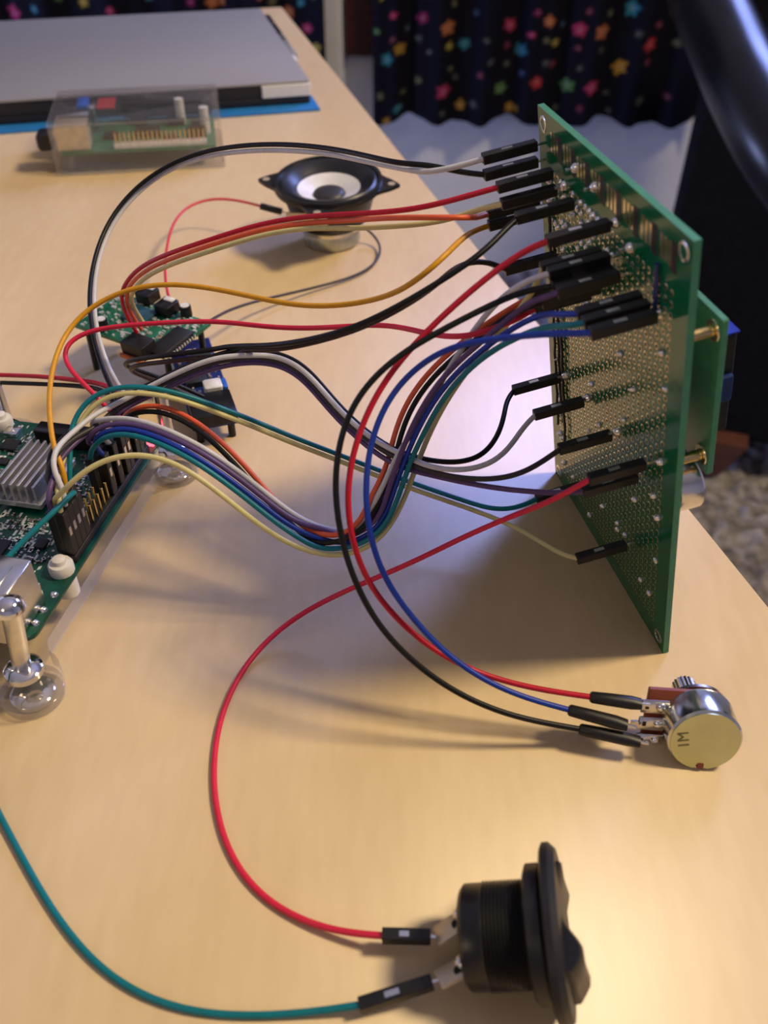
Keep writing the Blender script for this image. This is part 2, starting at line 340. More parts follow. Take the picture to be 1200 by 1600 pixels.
# white upright between the curtains and the dark wood board beside it
def upright(name, xl, xr, ytop, ybot, y, th, m, label, cat):
    a = PY(xl, ybot, y); b = PY(xr, ybot, y); zt = ytop if ytop > 500 else PY(xl, ytop, y)[2]
    mb = MB(); mb.box(((a[0]+b[0])/2, y+th/2, (a[2]+zt)/2), (b[0]-a[0], th, zt-a[2]), ch=2)
    return single(name, mb, m, label, cat, ((a[0]+b[0])/2, y+th/2, a[2]))
t1 = upright('trim_1', 512, 541, 1500., 330, YW-34, 32, M_WALL, None, None); t1['kind'] = 'structure'
db = T('wooden_board', 'dark red wooden board upright against the wall between the two curtains', 'board', PY(565, 88, YW-26))
q = PY(541, 88, YW-26); q2 = PY(592, 88, YW-26)
db.part('panel', MB().box(((q[0]+q2[0])/2, YW-13, q[2]+400), (q2[0]-q[0], 24, 800), ch=3), M_DARKWOOD)
db.part('edge_strip', MB().box((q[0]+4, YW-29, q[2]+400), (8, 8, 800), ch=2), M_DARKWOOD)

# ------------------------------------------------------------------ armchair
def armchair():
    t = T('armchair', 'black leather armchair with wooden foot standing past the table edge', 'armchair', (640, 1240, FLZ))
    a = math.radians(-18); X = np.array([math.cos(a), math.sin(a), 0]); Y = np.array([-math.sin(a), math.cos(a), 0]); Z = np.array([0, 0, 1.])
    q = PY(1070, 250, 1200); O = np.array([q[0], q[1], FLZ])          # front corner of the outer side panel
    def bx(x0, x1, y0, y1, z0, z1, ch): return MB().box(O+X*(x0+x1)/2+Y*(y0+y1)/2+Z*(z0+z1)/2, (x1-x0, y1-y0, z1-z0), X, Y, ch=ch)
    t.part('side_panel', bx(0, 620, 0, 110, 85, 790, 12), M_UPH)
    t.part('backrest', bx(70, 200, 112, 400, 85, 780, 22), M_UPH)
    t.part('seat_base', bx(202, 640, 112, 400, 85, 400, 22), M_UPH)
    t.part('seat_cushion', bx(204, 650, 112, 398, 402, 520, 30), M_UPH)
    pts = [PY(1062, -190, 1330), PY(1082, -80, 1235), PY(1106, 0, 1150), PY(1136, 70, 1080), PY(1172, 150, 1000), PY(1222, 240, 930), PY(1302, 350, 870)]
    t.part('arm_roll', MB().tube(spline(pts, 12), 40, 28), M_LEATHER, label='glossy padded arm roll')
    for c in (P(1106, 752, FLZ), O+X*580+Y*40, O+X*100+Y*370, O+X*600+Y*370):
        t.part('foot', MB().loft([[np.array([c[0], c[1], FLZ])+X*(sx*r+off)+Y*(sy*r)+Z*z for sx, sy in ((-1, -1), (1, -1), (1, 1), (-1, 1))] for r, z, off in ((17, 24, -8), (32, 100, 6))]), M_LEGWOOD, label='tapered brown wooden foot')
armchair()

# ------------------------------------------------------------------ table
TD = nrm((-.2692, .9631, 0)); TX = np.array([TD[1], -TD[0], 0])         # along the right edge / across to the right
TC = np.array([110., 172., 0])                                          # a point of the right edge
far = 775.; near = -620.; wid = 1150.
def table():
    t = T('table', 'light birch desk carrying all the electronics', 'table', TC-TX*wid/2+TD*80+np.array([0, 0, FLZ]))
    c = TC-TX*wid/2+TD*(far+near)/2
    t.part('tabletop', MB().box(c+np.array([0, 0, -12.5]), (wid, far-near, 25), TX, TD, ch=1.2), M_WOOD)
    for x in (-60, -wid+60):
        for y in (near+60, far-60):
            p = TC+TX*x+TD*y; t.part('leg', MB().box(p+np.array([0, 0, FLZ/2-12.6]), (45, 45, -FLZ-25.2), TX, TD, ch=2), M_WOOD)
table()

# ------------------------------------------------------------------ laptop and sheet
def laptop():
    c0 = np.array([-52., 627., 0]); X = nrm((-.9654, -.2607, 0)); Y = nrm((-.2607, .9654, 0))
    single('plastic_folder', MB().box(c0+X*165+Y*85+np.array([0, 0, .8]), (338, 196, 1.4), -X, -Y), M_BLUESHEET, 'flat blue folder lying under the silver laptop', 'folder', c0+X*165+Y*85)
    t = T('laptop', 'closed silver laptop with dark front edge on a blue folder', 'laptop', c0+X*165+Y*106+np.array([0, 0, 1.6]))
    z0 = 1.6
    def B(x0, x1, y0, y1, a, b, ch=1.): return MB().box(c0+X*(x0+x1)/2+Y*(y0+y1)/2+np.array([0, 0, z0+(a+b)/2]), (x1-x0, y1-y0, b-a), -X, -Y, ch=ch)
    t.part('base', B(0, 340, 0, 212, 0, 4.6), M_LAPSIDE, label='dark lower half')
    t.part('body', B(.6, 340, 1.4, 212, 4.7, 12.4, .5), M_LAPSIDE, label='dark front edge')
    t.part('lid', B(0, 340, .6, 213, 12.5, 14.6, .7), M_SILVER)
    t.part('front_corner', B(-.4, 32, -.4, 8, 4.8, 12.4, .6), M_PAPER, label='pale end of the front edge')
    for k, (y, l) in enumerate(((58, 14), (74, 30), (108, 26), (138, 34), (178, 22))):
        t.part('side_port', B(-5.5 if k else -3, -.1, y, y+l, 7, 12.3, .5), (M_PAPER, M_SILVER, M_MAG, M_LAPSIDE, M_LAPSIDE)[k])
laptop()

# ------------------------------------------------------------------ small-part meshes shared by copies
def housing_mesh():
    mb = MB(); L = 14.0; h = 1.27
    mb.box((0, 0, L/2), (2.5, 2.5, L), ch=.18)
    me = mb.mesh('connector_housing', (0, 0, 0)); me.materials.append(M_BLACK); return me
ME_HOUS = housing_mesh()
_m = MB().box((0, -1.245, 6.4), (1.1, .04, 2.8)); ME_WIN = _m.mesh('metal_window', (0, 0, 0)); ME_WIN.materials.append(M_STEEL)
_m = MB().box((0, 0, 1.2), (.64, .64, 3.4), ch=.1); ME_PIN = _m.mesh('contact_pin', (0, 0, 0)); ME_PIN.materials.append(M_TIN)

# ------------------------------------------------------------------ perfboard
BW, BH, BT = 80., 120., 1.6
ANG, LEAN = -1.34350748, -.180203567
BU = np.array([math.cos(ANG), math.sin(ANG), 0]); _n = np.array([-math.sin(ANG), math.cos(ANG), 0])
BV = math.cos(LEAN)*np.array([0, 0, 1.])+math.sin(LEAN)*_n
BN = np.cross(BV, BU); BN = BN if BN[0] < 0 else -BN                  # towards the wires
B0 = np.array([57.384, 233.084, 0.0])
def bp(s, t, off=0.): return B0+BU*s+BV*t+BN*off
def onboard(px, py, off=0.):
    d = ray(px, py); return EYE+((B0+off*BN-EYE)@BN)/(d@BN)*d
NXH, NYH, PIT = 27, 40, 2.54
GS, GT = 5.6, 5.6
def perfboard():
    t = T('perfboard', 'tall green perfboard leaning on edge with many black plugs', 'circuit board', bp(BW/2, 0, -.8))
    v = []; f = []
    def quad(a, b, c, d, off, flip=False):
        i = len(v); v.extend([bp(*q, off) for q in (a, b, c, d)]); f.append((i, i+1, i+2, i+3))
    x1 = GS+NXH*PIT; y1 = GT+NYH*PIT
    for off in (0, -BT):
        quad((0, 0), (BW, 0), (BW, GT), (0, GT), off); quad((0, y1), (BW, y1), (BW, BH), (0, BH), off)
        quad((0, GT), (GS, GT), (GS, y1), (0, y1), off); quad((x1, GT), (BW, GT), (BW, y1), (x1, y1), off)
    for a, b in (((0, 0), (BW, 0)), ((BW, 0), (BW, BH)), ((BW, BH), (0, BH)), ((0, BH), (0, 0))):
        i = len(v); v.extend([bp(*a, 0), bp(*b, 0), bp(*b, -BT), bp(*a, -BT)]); f.append((i, i+1, i+2, i+3))
    h = PIT/2; outer = [(h, 0), (h, h), (0, h), (-h, h), (-h, 0), (-h, -h), (0, -h), (h, -h)]
    inner = [(.5*math.cos(k*math.pi/4), .5*math.sin(k*math.pi/4)) for k in range(8)]
    pads = MB(); sold = MB(); rng = random.Random(5)
    for i in range(NXH):
        for j in range(NYH):
            cx, cy = GS+(i+.5)*PIT, GT+(j+.5)*PIT; b = len(v)
            for off in (0, -BT):
                v.extend([bp(cx+x, cy+y, off) for x, y in outer]); v.extend([bp(cx+x, cy+y, off) for x, y in inner])
            for k in range(8):
                n = (k+1) % 8
                f.append((b+k, b+n, b+8+n, b+8+k)); f.append((b+16+k, b+24+k, b+24+n, b+16+n)); f.append((b+8+k, b+8+n, b+24+n, b+24+k))
            for off, q in ((.05, 1), (-BT-.05, -1)):
                ro, ri = .84, .5
                rg = [[bp(cx+r*math.cos(k*math.pi/4), cy+r*math.sin(k*math.pi/4), off-(.05*q if r == ro else 0)) for k in range(8)] for r in (ro, ro-.1, ri)]
                rg[1] = [bp(cx+(ro-.1)*math.cos(k*math.pi/4), cy+(ro-.1)*math.sin(k*math.pi/4), off) for k in range(8)]
                pads.loft(rg, caps=False)
            if rng.random() < (.45 if (j > 33 and i < 16) else .2 if i < 2 else .035):
                sold.dome(bp(cx, cy, .04), BN, rng.uniform(.7, 1.0), rng.uniform(.5, 1.3), 8)
    mb = MB(); mb.v = [tuple(q) for q in v]; mb.f = f
    me = mb.mesh('board', t.b, smooth=False); me.materials.append(M_PERF); me.materials.append(M_PCBEDGE)
    for k in range(8, 12): me.polygons[k].material_index = 1
    o = bpy.data.objects.new('board', me); COL.objects.link(o); o.parent = t.o
    t.part('pads', pads, M_GOLD, kind='stuff'); t.part('solder_joints', sold, M_TIN, kind='stuff')
    # long gold finger pads in groups of three along the top edge
    for g in range(8):
        for k in range(3):
            s = 9+g*8.4+k*1.9
            t.part('finger_pad', MB().box(bp(s, BH-6.2, .06), (1.05, 5.0, .1), BU, BV), M_GOLD)
        t.part('edge_mark', MB().box(bp(9+g*8.4+5.3, BH-6.4, .03), (2.6, 6.4, .06), BU, BV), M_IC)
    for s, tt in ((3.4, BH-3.6), (BW-3.4, BH-3.6), (3.4, 3.6), (BW-3.4, 3.6)):
        t.part('mounting_hole', MB().loft([[bp(s+r*math.cos(k*math.pi/8), tt+r*math.sin(k*math.pi/8), o_) for k in range(16)] for r, o_ in ((2.1, .0), (1.9, .14), (1.4, .14), (1.3, -.3))], caps=False).dome(bp(s, tt, -.3), BN, 1.3, .1, 16), M_TIN, label='bright tinned mounting hole')
    # thin hook-up wires soldered up the face
    for s, lo, hi in ((7.0, 26, 98), (10.2, 34, 92), (12.6, 22, 66)):
        t.part('hookup_wire', MB().tube([bp(s+.35*math.sin(q*.7), q, .8) for q in np.arange(lo, hi, 2.)], .42, 6), M_DARKHOOK)
    t.part('hookup_wire', MB().tube([bp(67.8, q, .7) for q in np.arange(98, 112, 2.)], .5, 6), M_BLUEHOOK, label='short dark blue hook-up wire')
    for px, py, dx in ((962, 348, 26), (985, 387, 18), (1030, 490, 12), (930, 292, 10), (1002, 724, 22), (900, 262, 16), (882, 290, 14), (918, 622, 10), (884, 586, 8), (965, 674, 12)):
        a = onboard(px, py); t.part('soldered_pin', MB().cyl(a, a+BN*2.6, .4, 8).dome(a, BN, 1.25, 1.3, 10), M_TIN)
    return t
PB = perfboard()

# display board behind the perfboard
def lcd():
    t = T('display_module', 'green backed display module fixed behind the perfboard', 'display', bp(40, 56, -10))
    def q(s0, s1, t0, t1, o0, o1, ch=.3): return MB().box(bp((s0+s1)/2, (t0+t1)/2, (o0+o1)/2), (s1-s0, t1-t0, o1-o0), BU, BV, ch=ch)
    t.part('board', q(-6, 74, 55.5, 97, -12.4, -10.8), mat('pale_green_board', (.07, .26, .15), .35))
    for s in (-3, 70.8):
        for tt in (59.5, 93):
            t.part('plated_hole', MB().loft([[bp(s+r*math.cos(k*math.pi/8), tt+r*math.sin(k*math.pi/8), o_) for k in range(16)] for r, o_ in ((2.6, -10.8), (2.5, -10.6), (1.5, -10.6), (1.4, -11.2))], caps=False).dome(bp(s, tt, -11.2), BN, 1.4, .1, 16), M_GOLD)
    t.part('bezel', q(-1, 66, 60, 87, -19.6, -12.5, .6), M_BLACK)
    t.part('blue_glint', q(-1, 66.2, 87.1, 87.5, -20, -12.8, .1), M_BLUEGLINT, label='painted blue reflection along the top of the bezel')  # thin blue strip standing in for light reflected on the bezel edge
    t.part('backlight', q(66.1, 67.4, 70, 77, -19, -15, .3), M_BLUEHOOK)
    t.part('header_spacer', q(5, 46, 92.5, 95, -10.7, -1.7, .2), M_BLACK)
    for tt in (93, 59.5): t.part('standoff', MB().cyl(bp(70.8, tt, -10.5), bp(70.8, tt, -1.7), 1.3, 12), M_GOLDPIN, label='brass coloured standoff')
    k = T('knob', 'silver knob sticking out behind the lower perfboard', 'knob', bp(68, 48, -8))
    k.part('collar', MB().cyl(bp(68, 49, -1.7), bp(68, 49, -5), 4.2, 24, .4), M_BLACK)
    k.part('cap', MB().lathe([(6.2, 0), (6.5, .5), (6.5, 5.5), (5.9, 6.2)], bp(68, 49, -5.1), -BN, 32), M_STEEL)
lcd()

# ------------------------------------------------------------------ single-board computer on an acrylic base
PO = np.array([-86.4, 143.4, 0]); PA = math.radians(79.4787); P1 = np.array([math.cos(PA), math.sin(PA), 0]); P2 = np.array([-math.sin(PA), math.cos(PA), 0])
PZ = 17.
def pi(x, y, z): return PO+P1*x+P2*y+np.array([0, 0, z])
def PB_(x0, x1, y0, y1, z0, z1, ch=0.): return MB().box(pi((x0+x1)/2, (y0+y1)/2, (z0+z1)/2), (x1-x0, y1-y0, z1-z0), P1, P2, ch=ch)
USED = {}
def rocket():
    t = T('computer_board', 'green single-board computer with finned heatsink on clear acrylic feet', 'circuit board', pi(42, 28, 0))
    # board with rounded corners
    def rr(x0, x1, y0, y1, r, n=6):
        out = []
        for cx, cy, a0 in ((x1-r, y0+r, -90), (x1-r, y1-r, 0), (x0+r, y1-r, 90), (x0+r, y0+r, 180)):
            out += [(cx+r*math.cos(math.radians(a0+90*k/n)), cy+r*math.sin(math.radians(a0+90*k/n))) for k in range(n+1)]
        return out
    t.part('board', MB().prism(rr(0, 85, 0, 56, 3), pi(0, 0, PZ-1.5), P1, P2, 1.5, .12), M_PCB)
    base = []
    corners = [(-4.6, 1.6), (88.4, -.6), (88.4, 56.6), (-4.6, 54.4)]
    def outline():
        pts = []
        for (x, y), d0, d1 in ((corners[0], 90, 360), (corners[1], 180, 450), (corners[2], 270, 540), (corners[3], 0, 270)):
            pts += [(x+8.3*math.cos(math.radians(d0+(d1-d0)*k/18)), y+8.3*math.sin(math.radians(d0+(d1-d0)*k/18))) for k in range(1, 18)]
            if (x, y) == corners[0]: pts += [(6.5, 1.4), (77, .6)]
            if (x, y) == corners[2]: pts += [(77, 55), (6.5, 54.6)]
        return pts
    ap = t.part('acrylic_plate', MB().prism(outline(), pi(0, 0, 3.3), P1, P2, 5.7, 0), M_ACRYL); cut_edges(ap)
    for k, (x, y) in enumerate(corners):
        fd = t.part('foot_disc', MB().lathe([(7.4, 0), (7.9, .4), (7.9, 2.8), (7.4, 3.2)], pi(x, y, 0), (0, 0, 1), 40), M_ACRYL); cut_edges(fd)
        t.part('foot_nut', MB().lathe([(4.3, 9.1), (4.7, 9.5), (4.7, 11.2), (3.4, 12.2)], pi(x, y, 0), (0, 0, 1), 28), M_CHROME)
        t.part('foot_washer', MB().lathe([(5.6, .3), (5.6, 1.6), (4.6, 2.4)], pi(x, y, .1), (0, 0, 1), 28), M_CHROME, label='polished washer seen through the clear foot')
        top = pi(x, y, 36)
        if k == 0: top = P(17, 955, 35)
        t.part('standoff', MB().cyl(pi(x, y, 12.2), top, 2.3, 16, .2), M_STEEL)
        if k in (0, 3): t.part('standoff_cap', MB().lathe([(3.0, 0), (3.5, .6), (3.3, 2.2), (2.2, 3.4), (.6, 3.9)], top+np.array([0, 0, .1]), (0, 0, 1), 24), M_CHROME)
    for x, y in ((5, 1.6), (9.5, 1.8), (3.0, 4.2), (15, 1.6)): t.part('solder_bead', MB().dome(pi(x, y, PZ), (0, 0, 1), 1.1, 1.0, 10), M_TIN)
    for x, y in ((23.5, 3.5), (81.5, 3.5), (23.5, 52.5), (81.5, 52.5)):
        s = t.part('nylon_spacer', MB().lathe([(3., 9.1), (3., PZ-1.6)], pi(x, y, 0), (0, 0, 1), 12), M_NYLON)
        if (x, y) != (81.5, 3.5): t.part('nylon_nut', MB().lathe([(3.3, PZ+.1), (3.4, PZ+2.4), (3.0, PZ+3.2), (2.0, PZ+3.4), (1.8, PZ+4.6), (1.0, PZ+5)], pi(x, y, 0), (0, 0, 1), 14), M_NYLON)
    # heatsink
    hs = t.part('heatsink', PB_(44, 66, 19.5, 32.5, PZ+1.4, PZ+3.2, .2), M_ALU)
    t.part('chip', PB_(47, 61, 19.8, 32.2, PZ+.05, PZ+1.3), M_IC)
    for k in range(6):
        y = 20.2+k*2.3; t.part('fin', PB_(44.3, 65.7, y, y+.8, PZ+3.2, PZ+9.2, .1), M_ALU, parent=hs)
    # ports at the near end
    for y in (2.6, 20.5):
        u = t.part('usb_port', PB_(-2, 12.5, y, y+13.2, PZ+.1, PZ+15.2, .5), M_STEEL)
        t.part('shell_rim', PB_(-2.6, -1.4, y-.6, y+13.8, PZ-.1, PZ+15.8, .2), M_STEEL, parent=u)
        t.part('ridge', PB_(12.6, 13.4, y+.6, y+12.6, PZ+.1, PZ+6, .2), M_STEEL, parent=u)
        for k in (0, 1): t.part('spring_tab', PB_(2, 9, y+3+k*5, y+4.6+k*5, PZ+15.2, PZ+15.5), M_CHROME, parent=u)
    t.part('network_port', PB_(-3, 18, 38, 54, PZ+.1, PZ+13.4, .4), M_STEEL)
    t.part('usb_chip', PB_(22, 31, 22, 31, PZ+.05, PZ+1.0), M_IC)
    t.part('ribbon_connector', PB_(74, 79.4, 13, 37, PZ+.1, PZ+5.6, .3), M_BLACKG)
    t.part('latch_bar', PB_(79.5, 81.2, 14, 36, PZ+.1, PZ+4.2, .2), M_BLACK)
    for x0, x1, y0, y1, hh, m in ((69, 74, 42, 47, 1.2, M_IC), (64, 71, 33.5, 39, 2.2, M_IC), (76, 80, 45, 49.5, 1.5, M_STEEL), (70.5, 74, 49, 53, 2.6, M_STEEL), (57, 62, 36, 39, 1.1, M_IC), (62, 65, 41, 44, 1., M_IC),
                                  (38, 41, 11, 14, .9, M_IC), (50, 53, 10.5, 13.5, .9, M_IC), (62, 66, 10, 13, 1., M_STEEL), (30, 33.5, 12, 15, 1, M_IC), (44, 48, 46, 52, 3.8, M_BLACKG)):
        t.part('component', PB_(x0, x1, y0, y1, PZ+.05, PZ+hh, .1), m)
    rng = random.Random(11); sm = MB(); sk = MB(); ends = MB()
    for k in range(900):
        x = rng.uniform(17, 83); y = rng.uniform(8.2, 55)
        if 42 < x < 68 and 18 < y < 34: continue
        if 72 < x < 83 and 12 < y < 38: continue
        if x < 19 and (y < 17 or y > 19): continue
        l, wd = (1.1, .55) if rng.random() < .7 else (1.8, 1.0)
        if rng.random() < .5: l, wd = wd, l
        c = pi(x, y, PZ+.3)
        if rng.random() < .55:
            sm.box(c, (l, wd, .5), P1, P2)
            ends.box(c+P1*l*.42 if l > wd else c+P2*wd*.42, (l*.2 if l > wd else l*1.05, wd*1.05 if l > wd else wd*.2, .54), P1, P2)
            ends.box(c-P1*l*.42 if l > wd else c-P2*wd*.42, (l*.2 if l > wd else l*1.05, wd*1.05 if l > wd else wd*.2, .54), P1, P2)
        else: sk.box(pi(x, y, PZ+.06), (l*1.2, wd*.6, .05), P1, P2)
    for k in range(170):
        x = rng.uniform(17, 43); y = rng.uniform(9, 54)
        if x < 19 and (y < 17 or y > 19): continue
        l, wd = (2.2, .7) if rng.random() < .6 else (.7, 1.8)
        sk.box(pi(x, y, PZ+.09), (l, wd, .05), P1, P2)
    t.part('surface_components', sm, mat('small_passives', (.10, .09, .085), .5, var=.6, scale=700), kind='stuff'); t.part('solder_ends', ends, M_TIN, kind='stuff'); t.part('silkscreen_marks', sk, M_SILK, kind='stuff')
    # printed ring near the header
    c = pi(66, 12.5, PZ+.05)
    t.part('printed_ring', MB().loft([[c+P1*r*math.cos(k*math.pi/12)+P2*r*math.sin(k*math.pi/12)+np.array([0, 0, z]) for k in range(24)] for r, z in ((2.6, 0), (2.6, .08), (2.1, .08), (2.1, 0))], caps=False), M_SILK)
    # header
    hd = t.part('pin_header', PB_(27.1, 77.9, .96, 6.04, PZ+.1, PZ+2.6, .15), M_BLACK)
    for i in range(20):
        for row in (0, 1):
            if (i, row) in USED: continue
            mbp = PB_(28.4+2.54*i-.32, 28.4+2.54*i+.32, 2.23+2.54*row-.32, 2.23+2.54*row+.32, PZ+2.6, PZ+8.6, .1)
            t.part('pin', mbp, M_GOLDPIN, parent=hd)
    t.part('status_light', PB_(80.2, 82.6, .7, 3.0, PZ+.05, PZ+2.2, .2), M_LED, label='glowing red status light')
    return t

# ------------------------------------------------------------------ jumper wires
WR = .72
def slot(i, row):
    USED[(i, row)] = 1
    x, y = 28.4+2.54*i, 2.23+2.54*row
    return ('S', pi(x, y, PZ+17.0), pi(x, y, PZ+2.8))               # tail, head
TAKEN = []
def bconn(px, py):
    h = onboard(px, py, 0)-B0; q = np.array([max(1.6, h@BU), h@BV])
    for _ in range(60):
        for o in TAKEN:
            d = q-o; L = np.linalg.norm(d)
            if L < 2.9: q = o+(d/L if L > .01 else np.array([0, 1.]))*2.95
        q[0] = max(1.6, q[0])
    TAKEN.append(q); h = bp(q[0], q[1], 1.3); return ('B', h+BN*14.2, h)
def free(tail, head): return ('F', np.asarray(tail, float), np.asarray(head, float))
def shrink(tail, head): return ('H', np.asarray(tail, float), np.asarray(head, float))
def pxoff(pts, d):
    out = []
    for k, q in enumerate(pts):
        a = np.array(pts[max(0, k-1)][:2], float); b = np.array(pts[min(len(pts)-1, k+1)][:2], float); tv = nrm(b-a)
        n = np.array([-tv[1], tv[0]])*d
        out.append((q[0]+n[0], q[1]+n[1], *q[2:]))
    return out
def resolve(a, ctrl, b, dz=0.):
    """ctrl points are (x, y[, z]); heights between the given ones follow a smooth curve along the wire"""
    seq = []
    if a is not None: seq.append((*proj(a[1]), a[1][2]))
    seq += [tuple(c) if len(c) == 2 else (c[0], c[1], c[2]+dz) for c in ctrl]
    if b is not None: seq.append((*proj(b[1]), b[1][2]))
    xy = np.array([c[:2] for c in seq]); L = np.concatenate([[0], np.cumsum(np.linalg.norm(np.diff(xy, axis=0), axis=1))])
    k = [i for i, c in enumerate(seq) if len(c) == 3]; kx = L[k]; kz = np.array([seq[i][2] for i in k])
    sl = np.gradient(kz, kx) if len(k) > 2 else np.full(len(k), (kz[-1]-kz[0])/(kx[-1]-kx[0]))
    for i in range(len(kz)-1):                                        # keep it monotone between knots
        d = (kz[i+1]-kz[i])/(kx[i+1]-kx[i])
        for j in (i, i+1):
            if sl[j]*d <= 0: sl[j] = 0
            elif abs(sl[j]) > 2.5*abs(d): sl[j] = 2.5*d
    pts = []
    for i, c in enumerate(seq):
        j = min(max(np.searchsorted(kx, L[i], 'right')-1, 0), len(kx)-2); hh = kx[j+1]-kx[j]; u = (L[i]-kx[j])/hh
        z = (2*u**3-3*u**2+1)*kz[j]+(u**3-2*u**2+u)*hh*sl[j]+(-2*u**3+3*u**2)*kz[j+1]+(u**3-u**2)*hh*sl[j+1]
        pts.append(P(c[0], c[1], z))
    if a is not None: pts[0] = a[1]
    if b is not None: pts[-1] = b[1]
    return pts
def wire(color, label, a, ctrl, b, name='jumper_wire', group=None, dz=0., r=WR, sm=4):
    pts = resolve(a, ctrl, b, dz)
    core = [p for p in pts]
    ins = []
    if a is not None: ax = nrm(a[1]-a[2]); core = [core[0]-ax*.6, core[0]+ax*2.2]+core[1:]
    if b is not None: ax = nrm(b[1]-b[2]); core = core[:-1]+[core[-1]+ax*2.2, core[-1]-ax*.6]
    path = smooth_path(spline(core, 1.3), sm)
    WIRES.append(dict(path=path, r=r, color=color, label=label, a=a, b=b, name=name))
WIRES = []
def relax(iters=34):                                                # wires rest against each other instead of passing through
    for it in range(iters):
        n = len(WIRES); mv = [np.zeros_like(q['path']) for q in WIRES]; bb = [(q['path'].min(0)-2, q['path'].max(0)+2) for q in WIRES]; hits = 0
        for i in range(n):
            for j in range(i+1, n):
                if np.any(bb[i][0] > bb[j][1]) or np.any(bb[j][0] > bb[i][1]): continue
                p, q = WIRES[i]['path'], WIRES[j]['path']; need = WIRES[i]['r']+WIRES[j]['r']+.2
                d = p[:, None]-q[None]; D = np.sqrt((d*d).sum(-1)); k = D.argmin(1); m = D[np.arange(len(p)), k]
                for u in np.where(m < need)[0]:
                    v = d[u, k[u]]; L = max(m[u], 1e-3); v = v/L if m[u] > .02 else np.array([0, 0, 1.])
                    g = (need-m[u])*.5; mv[i][u] += v*g; mv[j][k[u]] -= v*g; hits += 1
        for i, q in enumerate(WIRES):                               # and go round the plugs of the others
            p = q['path']
            for j, o in enumerate(WIRES):
                if i == j: continue
                for e in (o['a'], o['b']):
                    if e is None or e[0] == 'N': continue
                    A0, ab = e[1], e[2]-e[1]; tt = np.clip(((p-A0)@ab)/(ab@ab), 0, 1); d = p-(A0+tt[:, None]*ab); m = np.linalg.norm(d, axis=1)
                    for u in np.where(m < q['r']+1.75)[0]: mv[i][u] += d[u]/max(m[u], .05)*(q['r']+1.75-m[u])*.7; hits += 1
        if not hits: break
        for q, dv in zip(WIRES, mv):
            for _ in range(3): dv[1:-1] = .25*dv[:-2]+.5*dv[1:-1]+.25*dv[2:]
            e = np.minimum(np.arange(len(dv)), np.arange(len(dv))[::-1])[:, None]; f0 = np.clip((e-1)/3., 0, 1)
            q['path'] = q['path']+dv*1.5*f0; q['path'] = smooth_path(q['path'], 1); q['path'][:, 2] = np.maximum(q['path'][:, 2], q['r']+.05)
def build_wires():
    relax()
    for q in WIRES:
        path, r, a, b = q['path'], q['r'], q['a'], q['b']
        low = path[np.argmin(path[:, 2])].copy(); base = np.array([low[0], low[1], max(0, low[2]-r)])
        t = T(q['name'], q['label'], 'wire', base)
        t.part('insulation', MB().tube(path, r, 9), MW[q['color']], smooth=True, ang=80)
        for e in (a, b):
            if e is None: continue
            Z = nrm(e[2]-e[1]); up = np.array([0, 0, 1.]) if e[0] != 'S' else -P2
            if e[0] == 'B': up = BV
            Y = -nrm(up-Z*(up@Z)); X = np.cross(Y, Z)
            if e[0] == 'H':
                L = np.linalg.norm(e[2]-e[1]); ring = lambda w_, h_, z: [e[1]+Z*z+X*w_*math.cos(k*math.pi/6)+Y*h_*math.sin(k*math.pi/6) for k in range(12)]
                sl = t.part('heat_shrink', MB().loft([ring(1.1, 1.1, 0), ring(1.45, 1.4, .5), ring(1.6, 1.5, L*.35), ring(1.75, 1.5, L*.8), ring(1.6, 1.0, L)]), M_BLACK, label='black heat-shrink sleeve')
                t.part('bare_end', MB().cyl(e[2]-Z*1, e[2]+Z*2.0, .45, 8), M_TIN, parent=sl); continue
            sc_ = np.linalg.norm(e[2]-e[1])/14.2 if e[0] == 'F' else 1.
            h = t.inst('connector_housing', ME_HOUS, frame(e[1], X, Y, Z) @ Matrix.Diagonal((1, 1, sc_, 1)))
            wo = bpy.data.objects.new('metal_window', ME_WIN); COL.objects.link(wo); wo.parent = h
            if e[0] != 'S':
                po = bpy.data.objects.new('contact_pin', ME_PIN); COL.objects.link(po); po.parent = h; po.matrix_local = Matrix.Translation((0, 0, .0136))

# --- pair over the top (to the top corner of the perfboard)
A = [(715, 256, 105), (700, 262), (640, 259, 103), (580, 245), (520, 233, 98), (450, 226), (380, 228, 90), (310, 240, 84), (250, 265), (200, 305, 71), (165, 355), (146, 410, 58), (139, 470), (146, 530, 46), (160, 577, 41), (178, 615, 39), (190, 633, 38)]
AW = [(735, 254, 105), (700, 267), (660, 268, 102), (580, 254), (520, 241, 96.5), (450, 235), (380, 236, 88.5), (312, 247, 82.5), (255, 270), (206, 309, 69.5), (171, 358), (152, 411, 56.5), (146, 470), (154, 530, 44.8), (170, 577, 40), (189, 612, 38), (200, 630, 37)]
wire('black', 'black wire of the high loop over the speaker to the top corner', bconn(848, 250), A[1:], slot(18, 1))
wire('white', 'white wire paired under the black high loop over the speaker', bconn(847, 224), AW, slot(18, 0))
